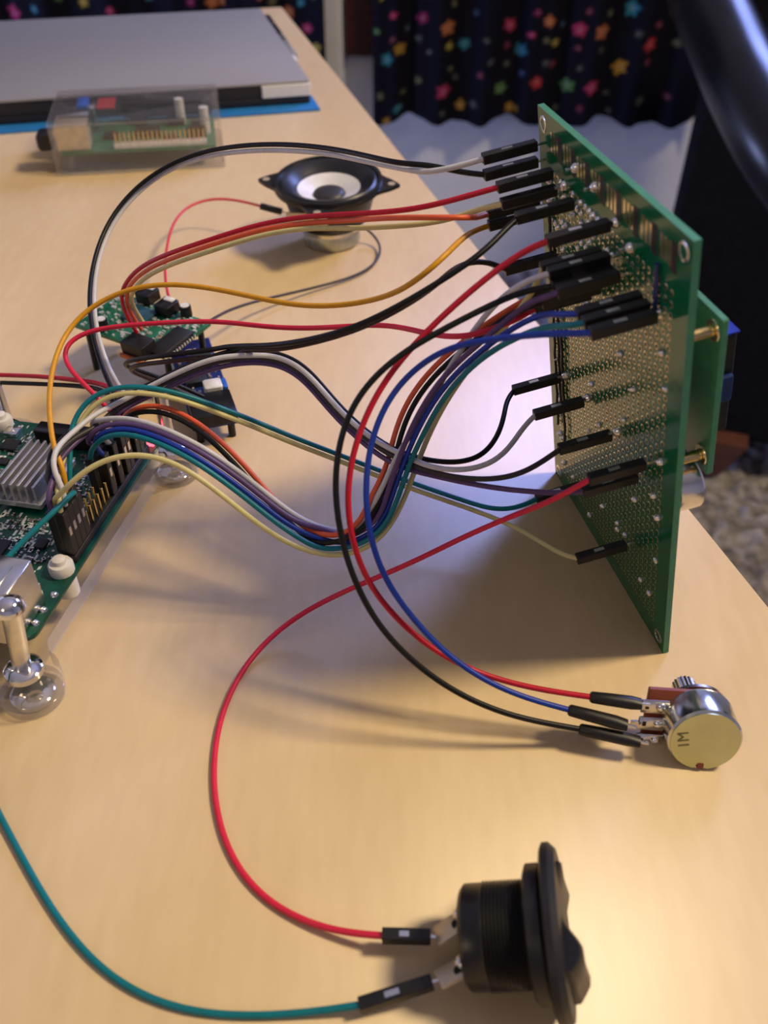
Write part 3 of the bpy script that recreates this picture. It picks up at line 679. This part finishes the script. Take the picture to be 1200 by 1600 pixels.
# --- triple ribbon to the green module
MODC = lambda dx: None
Bp = [(740, 303), (680, 321, 98), (620, 330), (550, 335, 90), (470, 340), (400, 352, 80), (330, 374), (262, 397, 66), (216, 420), (191, 447, 48), (187, 470), (196, 494, 34), (214, 520, 27)]
wire('red', 'red top strand of the triple ribbon leading to the small green module', bconn(872, 268), Bp, None)
wire('orange', 'orange middle strand of the triple ribbon leading to the small green module', bconn(849, 310), [(735, 340, 98), (690, 340), (620, 340, 95), (550, 344, 89)]+pxoff(Bp[4:], -8.5)[0:], None, dz=-.5)
wire('yellow', 'pale yellow bottom strand of the triple ribbon leading to the small green module', bconn(878, 294), [(765, 320), (735, 334, 95.5), (690, 348), (640, 352, 92), (555, 357, 87.5)]+pxoff(Bp[4:], -17)[0:], None, dz=-1.)
# --- golden wire
wire('gold', 'golden yellow wire looping from the upper perfboard plugs to the heatsink', bconn(849, 327), [(725, 370), (690, 405, 93), (650, 440), (600, 465, 80), (530, 478), (460, 477, 72), (400, 465), (340, 452, 70), (270, 443), (215, 447, 68), (165, 465), (120, 495, 60), (95, 532), (80, 582, 53), (76, 630), (80, 680, 46), (88, 722, 42), (97, 752, 39)], slot(3, 1))
# --- black and brown pair
D = [(780, 375), (747, 402, 97), (710, 426), (680, 445, 92), (633, 473), (567, 507, 82), (510, 525), (450, 537, 70), (400, 541), (340, 546, 56), (260, 555), (205, 563, 42), (188, 568, 38), (200, 574, 33), (240, 587), (275, 600, 20), (318, 620, 14)]
wire('black', 'black wire twisted with the brown one and ending at the blue module', bconn(905, 315), D, None)
Db = [(782, 415), (768, 407, 88), (748, 402), (724, 407, 88), (700, 426), (685, 445, 89), (640, 474), (575, 509, 79.5), (515, 529), (455, 543, 68), (402, 549), (340, 556, 54), (262, 565), (212, 571, 40.5), (196, 576, 36.5), (212, 584, 31), (245, 596), (278, 610, 19), (322, 628, 14)]
wire('brown', 'dark brown wire twisted with the black one and ending at the blue module', bconn(878, 398), Db, None)
# --- three wires to the potentiometer
POTZ = 9.
wire('red', 'red wire sweeping from the perfboard to the upper potentiometer lug', bconn(962, 348), [(830, 382), (790, 411, 99), (740, 450), (690, 495, 88), (640, 545), (602, 592, 76), (570, 650), (552, 700, 64), (541, 760), (544, 820, 50), (555, 865), (575, 912, 36), (610, 957), (650, 996, 23), (700, 1030), (770, 1060, 14), (850, 1079)], shrink(P(922, 1089, 12), P(1002, 1100, 11.5)))
wire('black', 'black wire sweeping from the perfboard to the lower potentiometer lug', bconn(967, 420), [(840, 444), (800, 460, 92), (740, 490), (680, 521, 86), (620, 556), (570, 602, 78), (540, 650), (525, 710, 66), (522, 770), (532, 840, 50), (550, 900), (585, 970, 34), (640, 1030), (710, 1081, 17), (790, 1116), (850, 1130, 8)], shrink(P(905, 1139, 6.), P(1000, 1159, 5.2)))
wire('blue', 'blue wire sweeping from the perfboard to the middle potentiometer lug', bconn(1036, 490), [(875, 517), (830, 523, 92), (780, 529), (720, 536, 86), (680, 551), (640, 581, 77), (605, 622), (583, 670, 66), (573, 720), (570, 780, 54), (580, 850), (600, 905, 38), (640, 960), (690, 1016, 22), (750, 1060), (820, 1091, 12)], shrink(P(888, 1109, 9.5), P(980, 1133, 8.3)))
# --- wide ribbon dipping low and climbing to the middle plugs
Ht = [(141, 700, 41), (146, 684), (166, 674, 46), (203, 676), (250, 692, 48), (300, 716), (350, 750, 40), (400, 789), (450, 830, 27), (500, 855), (545, 862, 22), (580, 850), (605, 815, 30), (625, 760), (652, 690, 50), (690, 620), (740, 566, 74)]
wire('teal', 'teal strand of the wide dipping ribbon under the blue strand', slot(9, 1), Ht+[(785, 538), (850, 509)], bconn(1024, 474))
wire('blue', 'blue strand of the wide dipping ribbon next to the teal strand', slot(10, 0), pxoff(Ht, -8)+[(780, 527), (817, 500), (857, 486)], bconn(1012, 461), dz=.3)
wire('purple', 'purple strand of the wide dipping ribbon between grey and blue', slot(11, 1), pxoff(Ht, -15)+[(780, 511), (805, 487), (842, 460)], bconn(977, 428), dz=.7)
wire('white', 'whitish grey strand on top of the wide dipping ribbon', slot(12, 0), pxoff(Ht, -23)[1:-3]+[(650, 667, 52), (690, 595), (730, 530, 76), (758, 490), (782, 462), (825, 436)], bconn(962, 402), dz=1.)
wire('yellow', 'pale yellow wire along the lower side of the wide dipping ribbon', slot(1, 1), [(90, 785, 38), (97, 768), (120, 740, 46), (160, 716), (210, 706, 50), (262, 716), (312, 746, 44), (362, 786), (412, 826, 30), (460, 856), (510, 870, 21), (550, 868), (590, 850, 24), (622, 805), (643, 750, 38), (668, 682), (712, 602, 62), (772, 530), (803, 498, 80), (832, 462), (847, 435)], bconn(948, 392))
Hr = [(192, 640, 44), (213, 628, 46), (250, 630), (283, 644, 45), (317, 664), (350, 694, 40), (383, 728), (417, 768, 32), (440, 795), (478, 828, 24), (520, 845), (556, 832, 28), (590, 775), (610, 695, 46), (633, 630), (660, 592, 60), (695, 557), (733, 526, 74), (767, 500), (800, 480)]
wire('orange', 'orange red wire curving behind the wide dipping ribbon', slot(15, 0), Hr, bconn(926, 437))
wire('black', 'black wire curving beside the orange red one behind the ribbon', slot(14, 0), pxoff(Hr, 9), bconn(946, 446), dz=-.6)
# --- four strand ribbon in an S curve to the lower plugs
I = [(72, 790, 38), (69, 760), (72, 728, 42), (88, 705), (112, 684, 43), (150, 658), (183, 637, 44), (217, 619), (263, 596, 50), (303, 576), (343, 563, 57), (383, 554), (410, 554, 58), (436, 557), (462, 569, 55), (488, 597), (514, 630, 50), (541, 660), (573, 687, 45), (612, 714), (645, 727, 42)]
wire('black', 'black outer strand of the S curved ribbon to the highest lower plug', slot(2, 1), pxoff(I, -9)[2:]+[(665, 717), (700, 727), (728, 728, 41), (752, 718), (773, 692), (790, 648)], bconn(881, 588), dz=-.4)
wire('white', 'light grey strand of the S curved ribbon to the second lower plug', slot(1, 0), pxoff(I, -4)[2:]+[(655, 731), (700, 738), (747, 737, 42), (777, 723), (799, 698), (817, 667)], bconn(919, 625), dz=2.)
wire('darkgrey', 'dark grey strand of the S curved ribbon to the third lower plug', slot(2, 0), pxoff(I, 1)[1:]+[(700, 745), (755, 751, 42), (800, 749), (842, 731)], bconn(963, 677), dz=.8)
wire('purple', 'purple inner strand of the S curved ribbon running under the red wire', slot(0, 1), pxoff(I, 6)+[(690, 747), (735, 756, 40), (800, 767), (830, 768), (868, 771, 44)], bconn(1004, 742), dz=-.2)
# --- teal and yellow pair low across the table
J = [(118, 668, 43), (126, 645), (150, 621, 50), (183, 611), (223, 612, 52), (263, 618), (303, 631, 47), (350, 649), (400, 668, 37), (450, 690), (517, 715, 25), (567, 735), (633, 760, 16), (683, 778), (733, 794, 12)]
wire('yellow', 'pale yellow wire of the low pair ending at the lowest plug', slot(0, 0), [(90, 780, 37), (97, 745), (106, 705, 40)]+J+[(780, 811), (817, 830, 11), (850, 850), (880, 868)], bconn(986, 849))
wire('teal', 'teal wire of the low pair ending beside the board foot', slot(4, 1), pxoff(J, -9)+[(760, 798), (785, 802, 11), (810, 799)], bconn(914, 758), dz=1.)
# --- wires to the rocker switch
KT = free(P(597, 1462, 4.5), P(674, 1464, 5)); LT = free(P(562, 1571, 3.), P(677, 1534, 6))
wire('pinkred', 'long red wire curving over the bare table to the rocker switch', bconn(1017, 722), [(880, 775), (800, 806, 37), (720, 841), (650, 876, 22), (580, 906), (510, 937, 9), (450, 972), (400, 1017, 2.5), (365, 1070), (342, 1130, .8), (333, 1200), (338, 1270, .8), (360, 1340), (400, 1395, .8), (450, 1430), (510, 1453, 1.5), (560, 1461)], KT)
wire('teal', 'long teal wire crossing the near table corner to the rocker switch', slot(3, 0), [(98, 793, 36), (80, 805), (50, 830, 34), (20, 860), (-8, 892, 30), (-40, 960), (-58, 1060, 16), (-48, 1160), (-20, 1235, 1.5), (8, 1290), (40, 1350, .8), (80, 1420), (120, 1475, .8), (170, 1525), (230, 1560, .8), (300, 1582), (380, 1588, .8), (460, 1585), (520, 1577, 1.6)], LT)
# --- red wire in the middle and the two supply wires
wire('pinkred', 'red wire crossing the middle of the table behind the pair of black wires', bconn(930, 452), [(790, 505), (760, 520, 80), (720, 529), (650, 517, 72), (610, 508), (567, 508, 66), (500, 513), (450, 513, 62), (400, 509), (340, 502, 58), (260, 504), (200, 508, 54), (150, 514), (112, 525, 50), (90, 545), (98, 569, 46), (121, 591), (150, 618, 41), (172, 640, 38)], slot(17, 1))
wire('red', 'red supply wire coming in straight from the table side', None, [(-620, 590, 1.), (-480, 575, 2), (-330, 570, 6), (-180, 575, 14), (-60, 583, 22), (0, 586, 25), (60, 588), (120, 594, 34), (172, 602, 37), (190, 618, 38)], slot(17, 0))
wire('black', 'black supply wire coming in beneath the straight red one', None, [(-620, 604, 1.), (-480, 590, 2), (-330, 585, 5), (-180, 589, 12), (-60, 596, 20), (0, 598, 23), (60, 600), (120, 603, 32), (165, 610, 36), (184, 628, 37)], slot(16, 1))
rocket()

# ------------------------------------------------------------------ green module with blue board
def module():
    A_ = P(153, 520, 20); Bc = P(188, 457, 22); C_ = P(329, 503, 22); 
    X = nrm(C_-Bc); Yv = Bc-A_; Yv = Yv-X*(Yv@X); hgt = np.linalg.norm(Yv)*1.; Y = nrm(Yv); Z = np.cross(X, Y); Wd = np.linalg.norm(C_-Bc)
    O = Bc-Y*hgt
    def g(x, y, z=0): return O+X*x+Y*y+Z*z
    t = T('amplifier_module', 'small green module with two tuning knobs and a chip', 'circuit board', np.array([*g(Wd/2, hgt/2)[:2], 13.6]))
    t.part('board', MB().box(g(Wd/2, hgt/2, -.8), (Wd, hgt, 1.6), X, Y, ch=.15), M_MODG)
    def bx(x0, x1, y0, y1, z0, z1, ch=.15): return MB().box(g((x0+x1)/2, (y0+y1)/2, (z0+z1)/2), (x1-x0, y1-y0, z1-z0), X, Y, ch=ch)
    def at(px, py, z=22.):
        q = P(px, py, z)-O; return q@X, q@Y
    for px, py in ((233, 470), (263, 488)):
        x, y = at(px, py); k = t.part('tuning_block', bx(x-3.4, x+3.4, y-3.6, y+3.6, .05, 4.6, .5), M_BLACKG)
        t.part('bright_slot', bx(x-1.9, x+2.3, y+.6, y+3.0, 4.65, 5.2, .1), M_WHITE, parent=k)
    for px, py in ((160, 508), (292, 493)):
        x, y = at(px, py); k = t.part('capacitor', MB().lathe([(2.1, .05), (2.2, .4), (2.2, 4.0), (2.0, 4.4)], g(x, y), Z, 20), M_BLACKG)
        t.part('capacitor_top', MB().lathe([(1.75, 4.45), (1.65, 4.65)], g(x, y), Z, 20), M_WHITE, parent=k)
    x, y = at(266, 534); ch = t.part('chip', bx(x-3.8, x+3.8, y-8.5, y+8.5, .3, 2.2, .2), M_IC)
    for k in range(12):
        for dx in (-4.9, 3.9): t.part('chip_leg', bx(x+dx, x+dx+1., y-8.1+k*1.42, y-7.4+k*1.42, .1, 1.1, .05), M_TIN, parent=ch)
    cx0, cy0 = x, y
    x, y = at(214, 538, 24.); t.part('header_block', bx(x-5, x+5, y-3.2, y+4.2, .1, 5.6, .2), M_BLACK); hx0, hy0 = x, y
    t.part('orange_strip', bx(x-5.2, x+5.8, y-4.6, y-3.4, .1, 1.4, .1), mat('orange_header', (.5, .12, .03), .5))
    x, y = at(216, 492); t.part('inductor', bx(x-5, x+6, y-4.6, y+4.6, .1, 1.6, .3), mat('bluish_part', (.02, .07, .11), .3))
    x, y = at(294, 545); t.part('hole', MB().lathe([(1.9, .03), (1.8, .2), (1.1, .2), (1.0, .02)], g(x, y), Z, 16), M_GOLD)
    x, y = at(247, 522); t.part('hole', MB().lathe([(1.2, .03), (1.1, .2), (.6, .2), (.5, .02)], g(x, y), Z, 16), M_GOLD)
    rng = random.Random(4); sm = MB()
    for k in range(230):
        x, y = rng.uniform(1, Wd-1), rng.uniform(1, hgt-1)
        if (abs(x-cx0) < 5.6 and abs(y-cy0) < 9.4) or (abs(x-hx0) < 6 and abs(y-hy0) < 5): continue
        sm.box(g(x, y, .3), (rng.uniform(.6, 1.5), rng.uniform(.5, 1.1), .6), X, Y)
    t.part('surface_components', sm, mat('tinned_passives', (.42, .45, .42), .4, var=.6, scale=500), kind='stuff')
    for x, y in ((3, 3), (Wd-3, 3), (3, hgt-3), (Wd-3, hgt-3)):
        q = g(x, y, -1.7); t.part('spacer', MB().cyl((q[0], q[1], .0), q, 1.2, 10), M_BLACK)
    # blue board beside it
    r0 = P(326, 527, 9); r1 = P(374, 655, 9); l1 = P(296, 652, 9)
    Xb = nrm(r1-r0); Yb = (l1-r1); Yb = Yb-Xb*(Yb@Xb); wb = np.linalg.norm(Yb); Yb = nrm(Yb); Zb = np.cross(Xb, Yb); Zb = Zb if Zb[2] > 0 else -Zb
    L = np.linalg.norm(r1-r0); ob = r0
    def bb(x0, x1, y0, y1, z0, z1, ch=.2): return MB().box(ob+Xb*(x0+x1)/2+Yb*(y0+y1)/2+Zb*(z0+z1)/2, (x1-x0, y1-y0, z1-z0), Xb, Yb, Z=Zb, ch=ch)
    t2 = T('blue_module', 'narrow blue module with black terminal block and a white trimmer', 'circuit board', np.array([*(ob+Xb*L/2+Yb*wb/2)[:2], 0]))
    t2.part('board', bb(0, L, 0, wb, -1.6, 0), M_BLUEPCB)
    t2.part('terminal_block', bb(L-13, L+1.5, .5, wb-.5, .1, 4.6, .4), M_BLACKG)
    tr = t2.part('trimmer', bb(L-21, L-15, 2.2, 8.5, .1, 4.8, .6), M_WHITE, label='white trimmer')
    t2.part('trimmer_side', bb(L-21, L-15, .4, 2.0, .1, 4.2, .2), M_BLUETRIM, label='bright blue side of the trimmer', parent=tr)
    t2.part('chip', bb(L-37, L-24, 6, wb-2, .1, 2.4), M_IC)
    t2.part('inductor', MB().lathe([(3.6, .1), (3.9, .5), (3.9, 3.4), (3.2, 4)], ob+Xb*(L-40)+Yb*5, Zb, 20), mat('dark_ferrite', (.03, .04, .04), .4))
    sm = MB()
    for k in range(50): sm.box(ob+Xb*rng.uniform(3, L-14)+Yb*rng.uniform(1, wb-1)+Zb*.35, (rng.uniform(.7, 2.), rng.uniform(.6, 1.2), .7), Xb, Yb)
    t2.part('surface_components', sm, mat('mixed_passives', (.30, .27, .28), .4, var=.7, scale=500), kind='stuff')
    for x in (4, L-4):
        for y in (2.5, wb-2.5):
            q = ob+Xb*x+Yb*y-Zb*1.6; t2.part('spacer', MB().cyl((q[0], q[1], 0), q, 1.3, 10), M_BLACK)
    return g, hgt
MG, MH = module()

# ------------------------------------------------------------------ loudspeaker
def speaker():
    c = np.array([-26.5, 414., 0]); A_ = nrm((-.03, -.09, 1)); X = nrm(np.cross((0, 1, 0), A_)); Y = np.cross(A_, X)
    t = T('loudspeaker', 'small square black loudspeaker facing up with silver cone', 'loudspeaker', c)
    h = 31.
    t.part('magnet', MB().lathe([(12.5, .9), (13.6, 1.6), (13.8, 8), (13.2, 9)], c, A_, 40), M_MAG)
    t.part('plate', MB().lathe([(15.5, 9.1), (15.5, 11)], c, A_, 40), M_STEEL)
    t.part('basket', MB().lathe([(15, 11.1), (18.5, 14), (21.5, h-6), (23, h-2.6)], c, A_, 48, caps=False), M_BLACK)
    # square flange with four ears
    n = 72; R_ = 25.5
    def rad(a):
        e = min(abs((a-math.pi/4-k*math.pi/2+math.pi) % (2*math.pi)-math.pi) for k in range(4)); return max(R_, 33.5/max(.3, math.cos(e*.35))-e*26)
    rot = math.radians(38)
    ring = lambda f, z: [c+A_*z+X*f(k)*math.cos(2*math.pi*k/n+rot)+Y*f(k)*math.sin(2*math.pi*k/n+rot) for k in range(n)]
    fr = lambda k: rad(2*math.pi*k/n)
    t.part('flange', MB().loft([ring(lambda k: 22.2, h-2.4), ring(fr, h-2.4), ring(fr, h-.8), ring(lambda k: 25.3, h-.8), ring(lambda k: 25., h+.6), ring(lambda k: 23.6, h+.6), ring(lambda k: 22.4, h-1.2)], caps=False), M_BLACKG)
    for k in range(4):
        a = math.pi/4+k*math.pi/2+rot; q = c+X*29.6*math.cos(a)+Y*29.6*math.sin(a)
        t.part('screw_hole', MB().lathe([(1.7, h-.75), (1.7, h-.65)], q, A_, 16), M_TAB)
    t.part('surround', MB().lathe([(23.4, h-.9), (21.6, h+.5), (18.8, h-.4), (16.4, h-2.6), (14.8, h-3.4)], c, A_, 56, caps=False), M_RUBBER)
    t.part('cone', MB().lathe([(14.8, h-3.4), (11, h-5.2), (7.6, h-6.8)], c, A_, 56, caps=False), M_CONE)
    t.part('dust_cap', MB().lathe([(7.7, h-6.8), (7.2, h-5.8), (5.4, h-4.9), (2.8, h-4.4), (.3, h-4.3)], c, A_, 40), M_DUST)
    q = P(470, 327, 17); t.part('terminal_strip', MB().box(c+np.array([-10, -21.5, 19]), (19, 1.2, 7.5), (1, -.1, 0), (.1, 1, 0), ch=.3), M_TAB)
    for x in (-14, -4): t.part('terminal_rivet', MB().dome(c+np.array([x, -22.2, 19]), (0, -1, 0), 1.3, .6, 10), M_STEEL)
    return c
SPK = speaker()
wire('pinkred', 'thin pink red wire from the loudspeaker to the green module', ('F', P(407, 322, 16), P(441, 331, 14)), [(385, 316), (360, 311, 16), (325, 311), (295, 322, 14), (272, 348), (261, 385, 14), (258, 430), (263, 462, 20), (268, 476, 22)], None, name='speaker_wire', r=.6)
wire('darkgrey', 'thin dark grey wire curling from the loudspeaker back to the green module', None, [(560, 349, 10), (577, 359), (591, 374, 3), (595, 395), (577, 420, 1.5), (540, 436), (480, 452, 3), (400, 471), (358, 485, 14), (322, 505, 22)], None, name='speaker_wire', r=.6)
build_wires()

# ------------------------------------------------------------------ cased computer at the back
def cased():
    c0 = np.array([-184., 494., 0]); X = nrm((.983, .180, 0)); Y = np.array([-X[1], X[0], 0])
    t = T('cased_computer', 'small computer board in a clear plastic case before the laptop', 'computer', c0+X*46+Y*31)
    def B(x0, x1, y0, y1, z0, z1, ch=0.): return MB().box(c0+X*(x0+x1)/2+Y*(y0+y1)/2+np.array([0, 0, (z0+z1)/2]), (x1-x0, y1-y0, z1-z0), X, Y, ch=ch)
    Lx, Ly, H = 93., 63., 28.; w_ = 2.
    t.part('case_floor', B(0, Lx, 0, Ly, .1, 2.2, .8), M_ACRYL)
    t.part('case_lid', B(0, Lx, 0, Ly, H-2, H, .8), M_ACRYL)
    t.part('case_wall', B(.2, Lx-.2, 0, w_, 2.3, H-2.1, .5), M_ACRYL)
    t.part('case_wall', B(.2, Lx-.2, Ly-w_, Ly, 2.3, H-2.1, .5), M_ACRYL)
    t.part('case_wall', B(0, w_, w_+.1, Ly-w_-.1, 2.3, H-2.1, .5), M_ACRYL)
    t.part('case_wall', B(Lx-w_, Lx, w_+.1, Ly-w_-.1, 2.3, H-2.1, .5), M_ACRYL)
    for x_ in (8, 85):
        for y_ in (8, 55): t.part('board_stud', MB().cyl(c0+X*x_+Y*y_+np.array([0, 0, 2.3]), c0+X*x_+Y*y_+np.array([0, 0, 9.9]), 2.2, 12), M_ACRYL)
    b = t.part('board', B(4, 89, 3.5, 59.5, 10, 11.5, .2), M_MODG)
    t.part('pin_header', B(33, 84, 5, 10, 11.6, 14, .2), M_WHITE, label='pale pin header along the front')
    pins = MB()
    for k in range(20):
        for r in (0, 1): pins.box(c0+X*(34.3+k*2.54)+Y*(6.2+r*2.54)+np.array([0, 0, 17]), (.7, .7, 6), X, Y)
    t.part('header_pins', pins, M_GOLDPIN, kind='stuff')
    t.part('usb_port', B(2.4, 20, 6, 19.5, 11.6, 25, .4), M_TAB, label='cream coloured port block'); t.part('usb_port', B(2.4, 20, 24, 37.5, 11.6, 25, .4), M_STEEL); t.part('network_port', B(2.4, 22, 42, 58, 11.6, 23, .4), M_STEEL)
    t.part('port_insert', B(12, 18, 40, 57, 23.2, 25.4, .2), M_BLUETRIM, label='bright blue insert')
    t.part('lid_mark', B(24, 34, 32, 52, H-2.6, H-2.15), M_RED, label='red mark seen through the lid')
    for x0, x1, y0, y1, h in ((44, 58, 22, 36, 3), (26, 34, 22, 31, 2), (62, 72, 40, 50, 4), (76, 84, 18, 40, 5), (40, 50, 46, 56, 8), (60, 68, 14, 20, 2.5)):
        t.part('chip', B(x0, x1, y0, y1, 11.6, 11.6+h, .2), M_IC)
    t.part('black_panel', B(36, 88, 52, 60, 14, 22, .3), M_BLACKG)
    for x, y in ((70, 44), (84, 26), (86, 6), (52, 58), (84, 56)): t.part('case_post', MB().cyl(c0+X*x+Y*y+np.array([0, 0, 11.7]), c0+X*x+Y*y+np.array([0, 0, H-2.1]), 2.6, 14), M_NYLON if (x, y) in ((70, 44), (84, 26)) else M_ACRYL)
    for o in t.o.children:
        if o.name.startswith('case_'): cut_edges(o, tuple(X) if False else (0, 0, 1)) if 'lid' in o.name or 'floor' in o.name else None
    u = T('usb_dongle', 'little black plug sticking out of the clear computer case', 'plug', c0+X*-5+Y*12)
    u.part('plug_body', B(-7.5, -.3, 6.5, 19.5, 12, 20.5, .8), M_BLACK); u.part('plug_rim', B(-8.1, -7.6, 7.5, 18.5, 13, 19.5, .1), M_RUBBER)
cased()

# ------------------------------------------------------------------ potentiometer
def pot():
    e = math.radians(16); yaw = math.radians(4)
    ax = np.array([math.sin(yaw)*math.cos(e), math.cos(yaw)*math.cos(e), -math.sin(e)])            # from the can towards the shaft
    X = nrm(np.cross(ax, (0, 0, 1))); V = np.cross(X, ax); r = 8.6
    fc = P(1102, 1158, r*math.cos(e)+.1)                                                          # centre of the back face
    t = T('potentiometer', 'round potentiometer with brassy back lying on its knurled shaft', 'potentiometer', np.array([fc[0], fc[1]+4, 0]))
    can = MB().lathe([(r-.5, 0), (r, .5), (r, 8.2), (r+.15, 8.4)], fc, ax, 56, X=X)
    t.part('can', can, M_CANSIDE)
    # back disc with a notch at the foot
    pol = []
    for k in range(64):
        a = 2*math.pi*k/64; rr_ = r-.55
        d = abs((a-(math.pi*1.5)+math.pi) % (2*math.pi)-math.pi)
        pol.append(((rr_-(1.7 if d < .13 else 0))*math.cos(a), (rr_-(1.7 if d < .13 else 0))*math.sin(a)))
    t.part('back_plate', MB().prism(pol, fc-ax*.02, X, V, -.0 if False else .25, 0), M_CAN, label='brassy back plate')
    t.part('notch_tab', MB().box(fc-V*(r-1.4)-ax*.32, (1.5, 1.4, .3), X, V), M_PHEN)
    t.part('wafer', MB().box(fc+ax*8.9-X*4.2, (16.5, 15.5, 1.3), X, V, ch=.2), M_PHEN, label='reddish brown wafer')
    t.part('face_plate', MB().lathe([(8.3, 10), (8.3, 11)], fc, ax, 40), M_STEEL)
    t.part('bushing', MB().lathe([(3.5, 11.1), (3.5, 15.6)], fc, ax, 24), M_STEEL)
    n = 36; sh = []
    sx = [3.0 if k % 2 else 2.7 for k in range(n)]
    t.part('shaft', MB().loft([[fc+ax*z+(X*math.cos(2*math.pi*k/n)+V*math.sin(2*math.pi*k/n))*(sx[k] if z > 16 else 2.6) for k in range(n)] for z in (15.7, 16.2, 22)]), M_STEEL, smooth=False, label='knurled shaft')
    for k, v in enumerate((5.0, 0., -5.0)):
        b = fc+ax*6.6+V*(v-1.0)-X*10.9
        lg = t.part('lug', MB().box(b, (6.6, 3.7, .6), X, V, ch=.2), M_STEEL)
        t.part('rivet', MB().dome(b+X*1.4-ax*.3, -ax, 1.25, .7, 14), M_CHROME, parent=lg)
        t.part('lug_hole', MB().box(b-X*1.9-ax*.33, (.9, 1.3, .1), X, V), M_IC, parent=lg)
        t.part('lug_tip', MB().box(b-X*4.2, (1.8, 1., .5), X, V), M_STEEL, parent=lg)
    # stamped marking
    cu = bpy.data.curves.new('marking', 'FONT'); cu.body = '1M'; cu.size = .0038; cu.extrude = .00003; cu.align_x = 'CENTER'; cu.align_y = 'CENTER'; cu.materials.append(mat('stamped_line', (.22, .21, .11), .5, .6))
    tmp = bpy.data.objects.new('marking_text', cu); COL.objects.link(tmp); bpy.context.view_layer.update()
    mk = bpy.data.meshes.new_from_object(tmp.evaluated_get(bpy.context.evaluated_depsgraph_get())); bpy.data.objects.remove(tmp); mk.name = 'marking'
    o = bpy.data.objects.new('marking', mk); COL.objects.link(o); o.parent = t.o
    Z = -ax; Xt = nrm(V*.97-X*-.22*-1); Xt = nrm(Xt-Z*(Xt@Z)); Yt = np.cross(Z, Xt)
    M = frame((fc-X*5.0+V*.1-ax*.35), Xt, Yt, Z); tr = (M.translation-Vector(t.b))/1000; M.translation = tr; o.matrix_local = M
    return t
pot()

# ------------------------------------------------------------------ rocker switch
def switch():
    el = math.radians(15); L = 18.2; yw = math.radians(-3)
    ctl = P(727, 1464, 9.5); A_ = np.array([math.cos(el)*math.cos(yw), math.cos(el)*math.sin(yw), math.sin(el)])
    Y = nrm(np.cross((0, 0, 1), A_)); V = np.cross(A_, Y); V = V if V[2] > 0 else -V
    t = T('rocker_switch', 'black round rocker switch lying on its side', 'switch', np.array([*(ctl+A_*L/2)[:2], 0]))
    r = 9.6; prof = [(r-.9, 0), (r, .8), (r, 4.2)]
    zz = 4.2
    while zz < L-5: prof += [(r+.25, zz+.35), (r-.1, zz+.7)]; zz += .7
    t.part('body', MB().lathe(prof, ctl, A_, 48), M_BLACKG)
    t.part('ring_nut', MB().lathe([(12.0, L-5.4), (12.5, L-5), (12.5, L-2.6), (11.6, L-2.2)], ctl, A_, 12, X=Y), M_BLACK)
    def eye(a, b, n=44):
        out = []
        for k in range(n):
            q = 2*math.pi*k/n; c_, s_ = math.cos(q), math.sin(q)
            out.append((a*math.copysign(abs(c_)**1.05, c_), b*math.copysign(abs(s_)**.8, s_)))
        return out
    o = ctl+A_*(L-2.)
    ring = lambda a, b, h: [o+A_*h+Y*x+V*y for x, y in eye(a, b)]
    t.part('flange', MB().loft([ring(15.2, 13.0, 0), ring(16.2, 13.8, .5), ring(16.2, 13.8, 1.8), ring(15.0, 12.6, 3.0), ring(11, 8.6, 3.2)]), M_BLACK)
    # rocker with a hollow saddle
    secs = []
    for k in range(15):
        u = -1+2*k/14; y = u*10.2; hgt = 3.2+3.3*math.exp(-((u+.62)/.38)**2)+.9*max(0, u)**2-.5*math.exp(-((u-.45)/.3)**2)
        secs.append([o+Y*y+V*x+A_*h_ for x, h_ in ((-7.4, 2.6), (-7.4, hgt-.5), (-6.6, hgt), (0, hgt-.25), (6.6, hgt), (7.4, hgt-.5), (7.4, 2.6))])
    t.part('rocker', MB().loft(secs), M_BLACKG)
    # solder tabs
    for k, (q, h) in enumerate(((KT, 7.6), (LT, 6.4))):
        yy = 4.6 if k == 0 else -4.0
        p1 = ctl+Y*yy+V*(-1.0+k*-1.5)+A_*.5; p0 = q[2]+nrm(q[2]-q[1])*1.0
        d = nrm(p1-p0); Ll = np.linalg.norm(p1-p0)
        tb = t.part('solder_tab', MB().box((p0+p1)/2, (Ll, 4.8 if k == 0 else 4.2, .8), d, nrm(np.cross((0, .4, 1), d)), ch=.15), M_TAB)
        t.part('tab_hole', MB().lathe([(.9, 0), (.9, .5)], (p0*.4+p1*.6)+np.array([0, -.2, .4]), (0, -.35, 1), 12), M_IC, parent=tb)
        t.part('solder_blob', MB().dome(p1-A_*1.6+np.array([0, 0, .5]), (0, -.3, 1), 1.6, 1.3, 12), M_TIN, parent=tb)
switch()
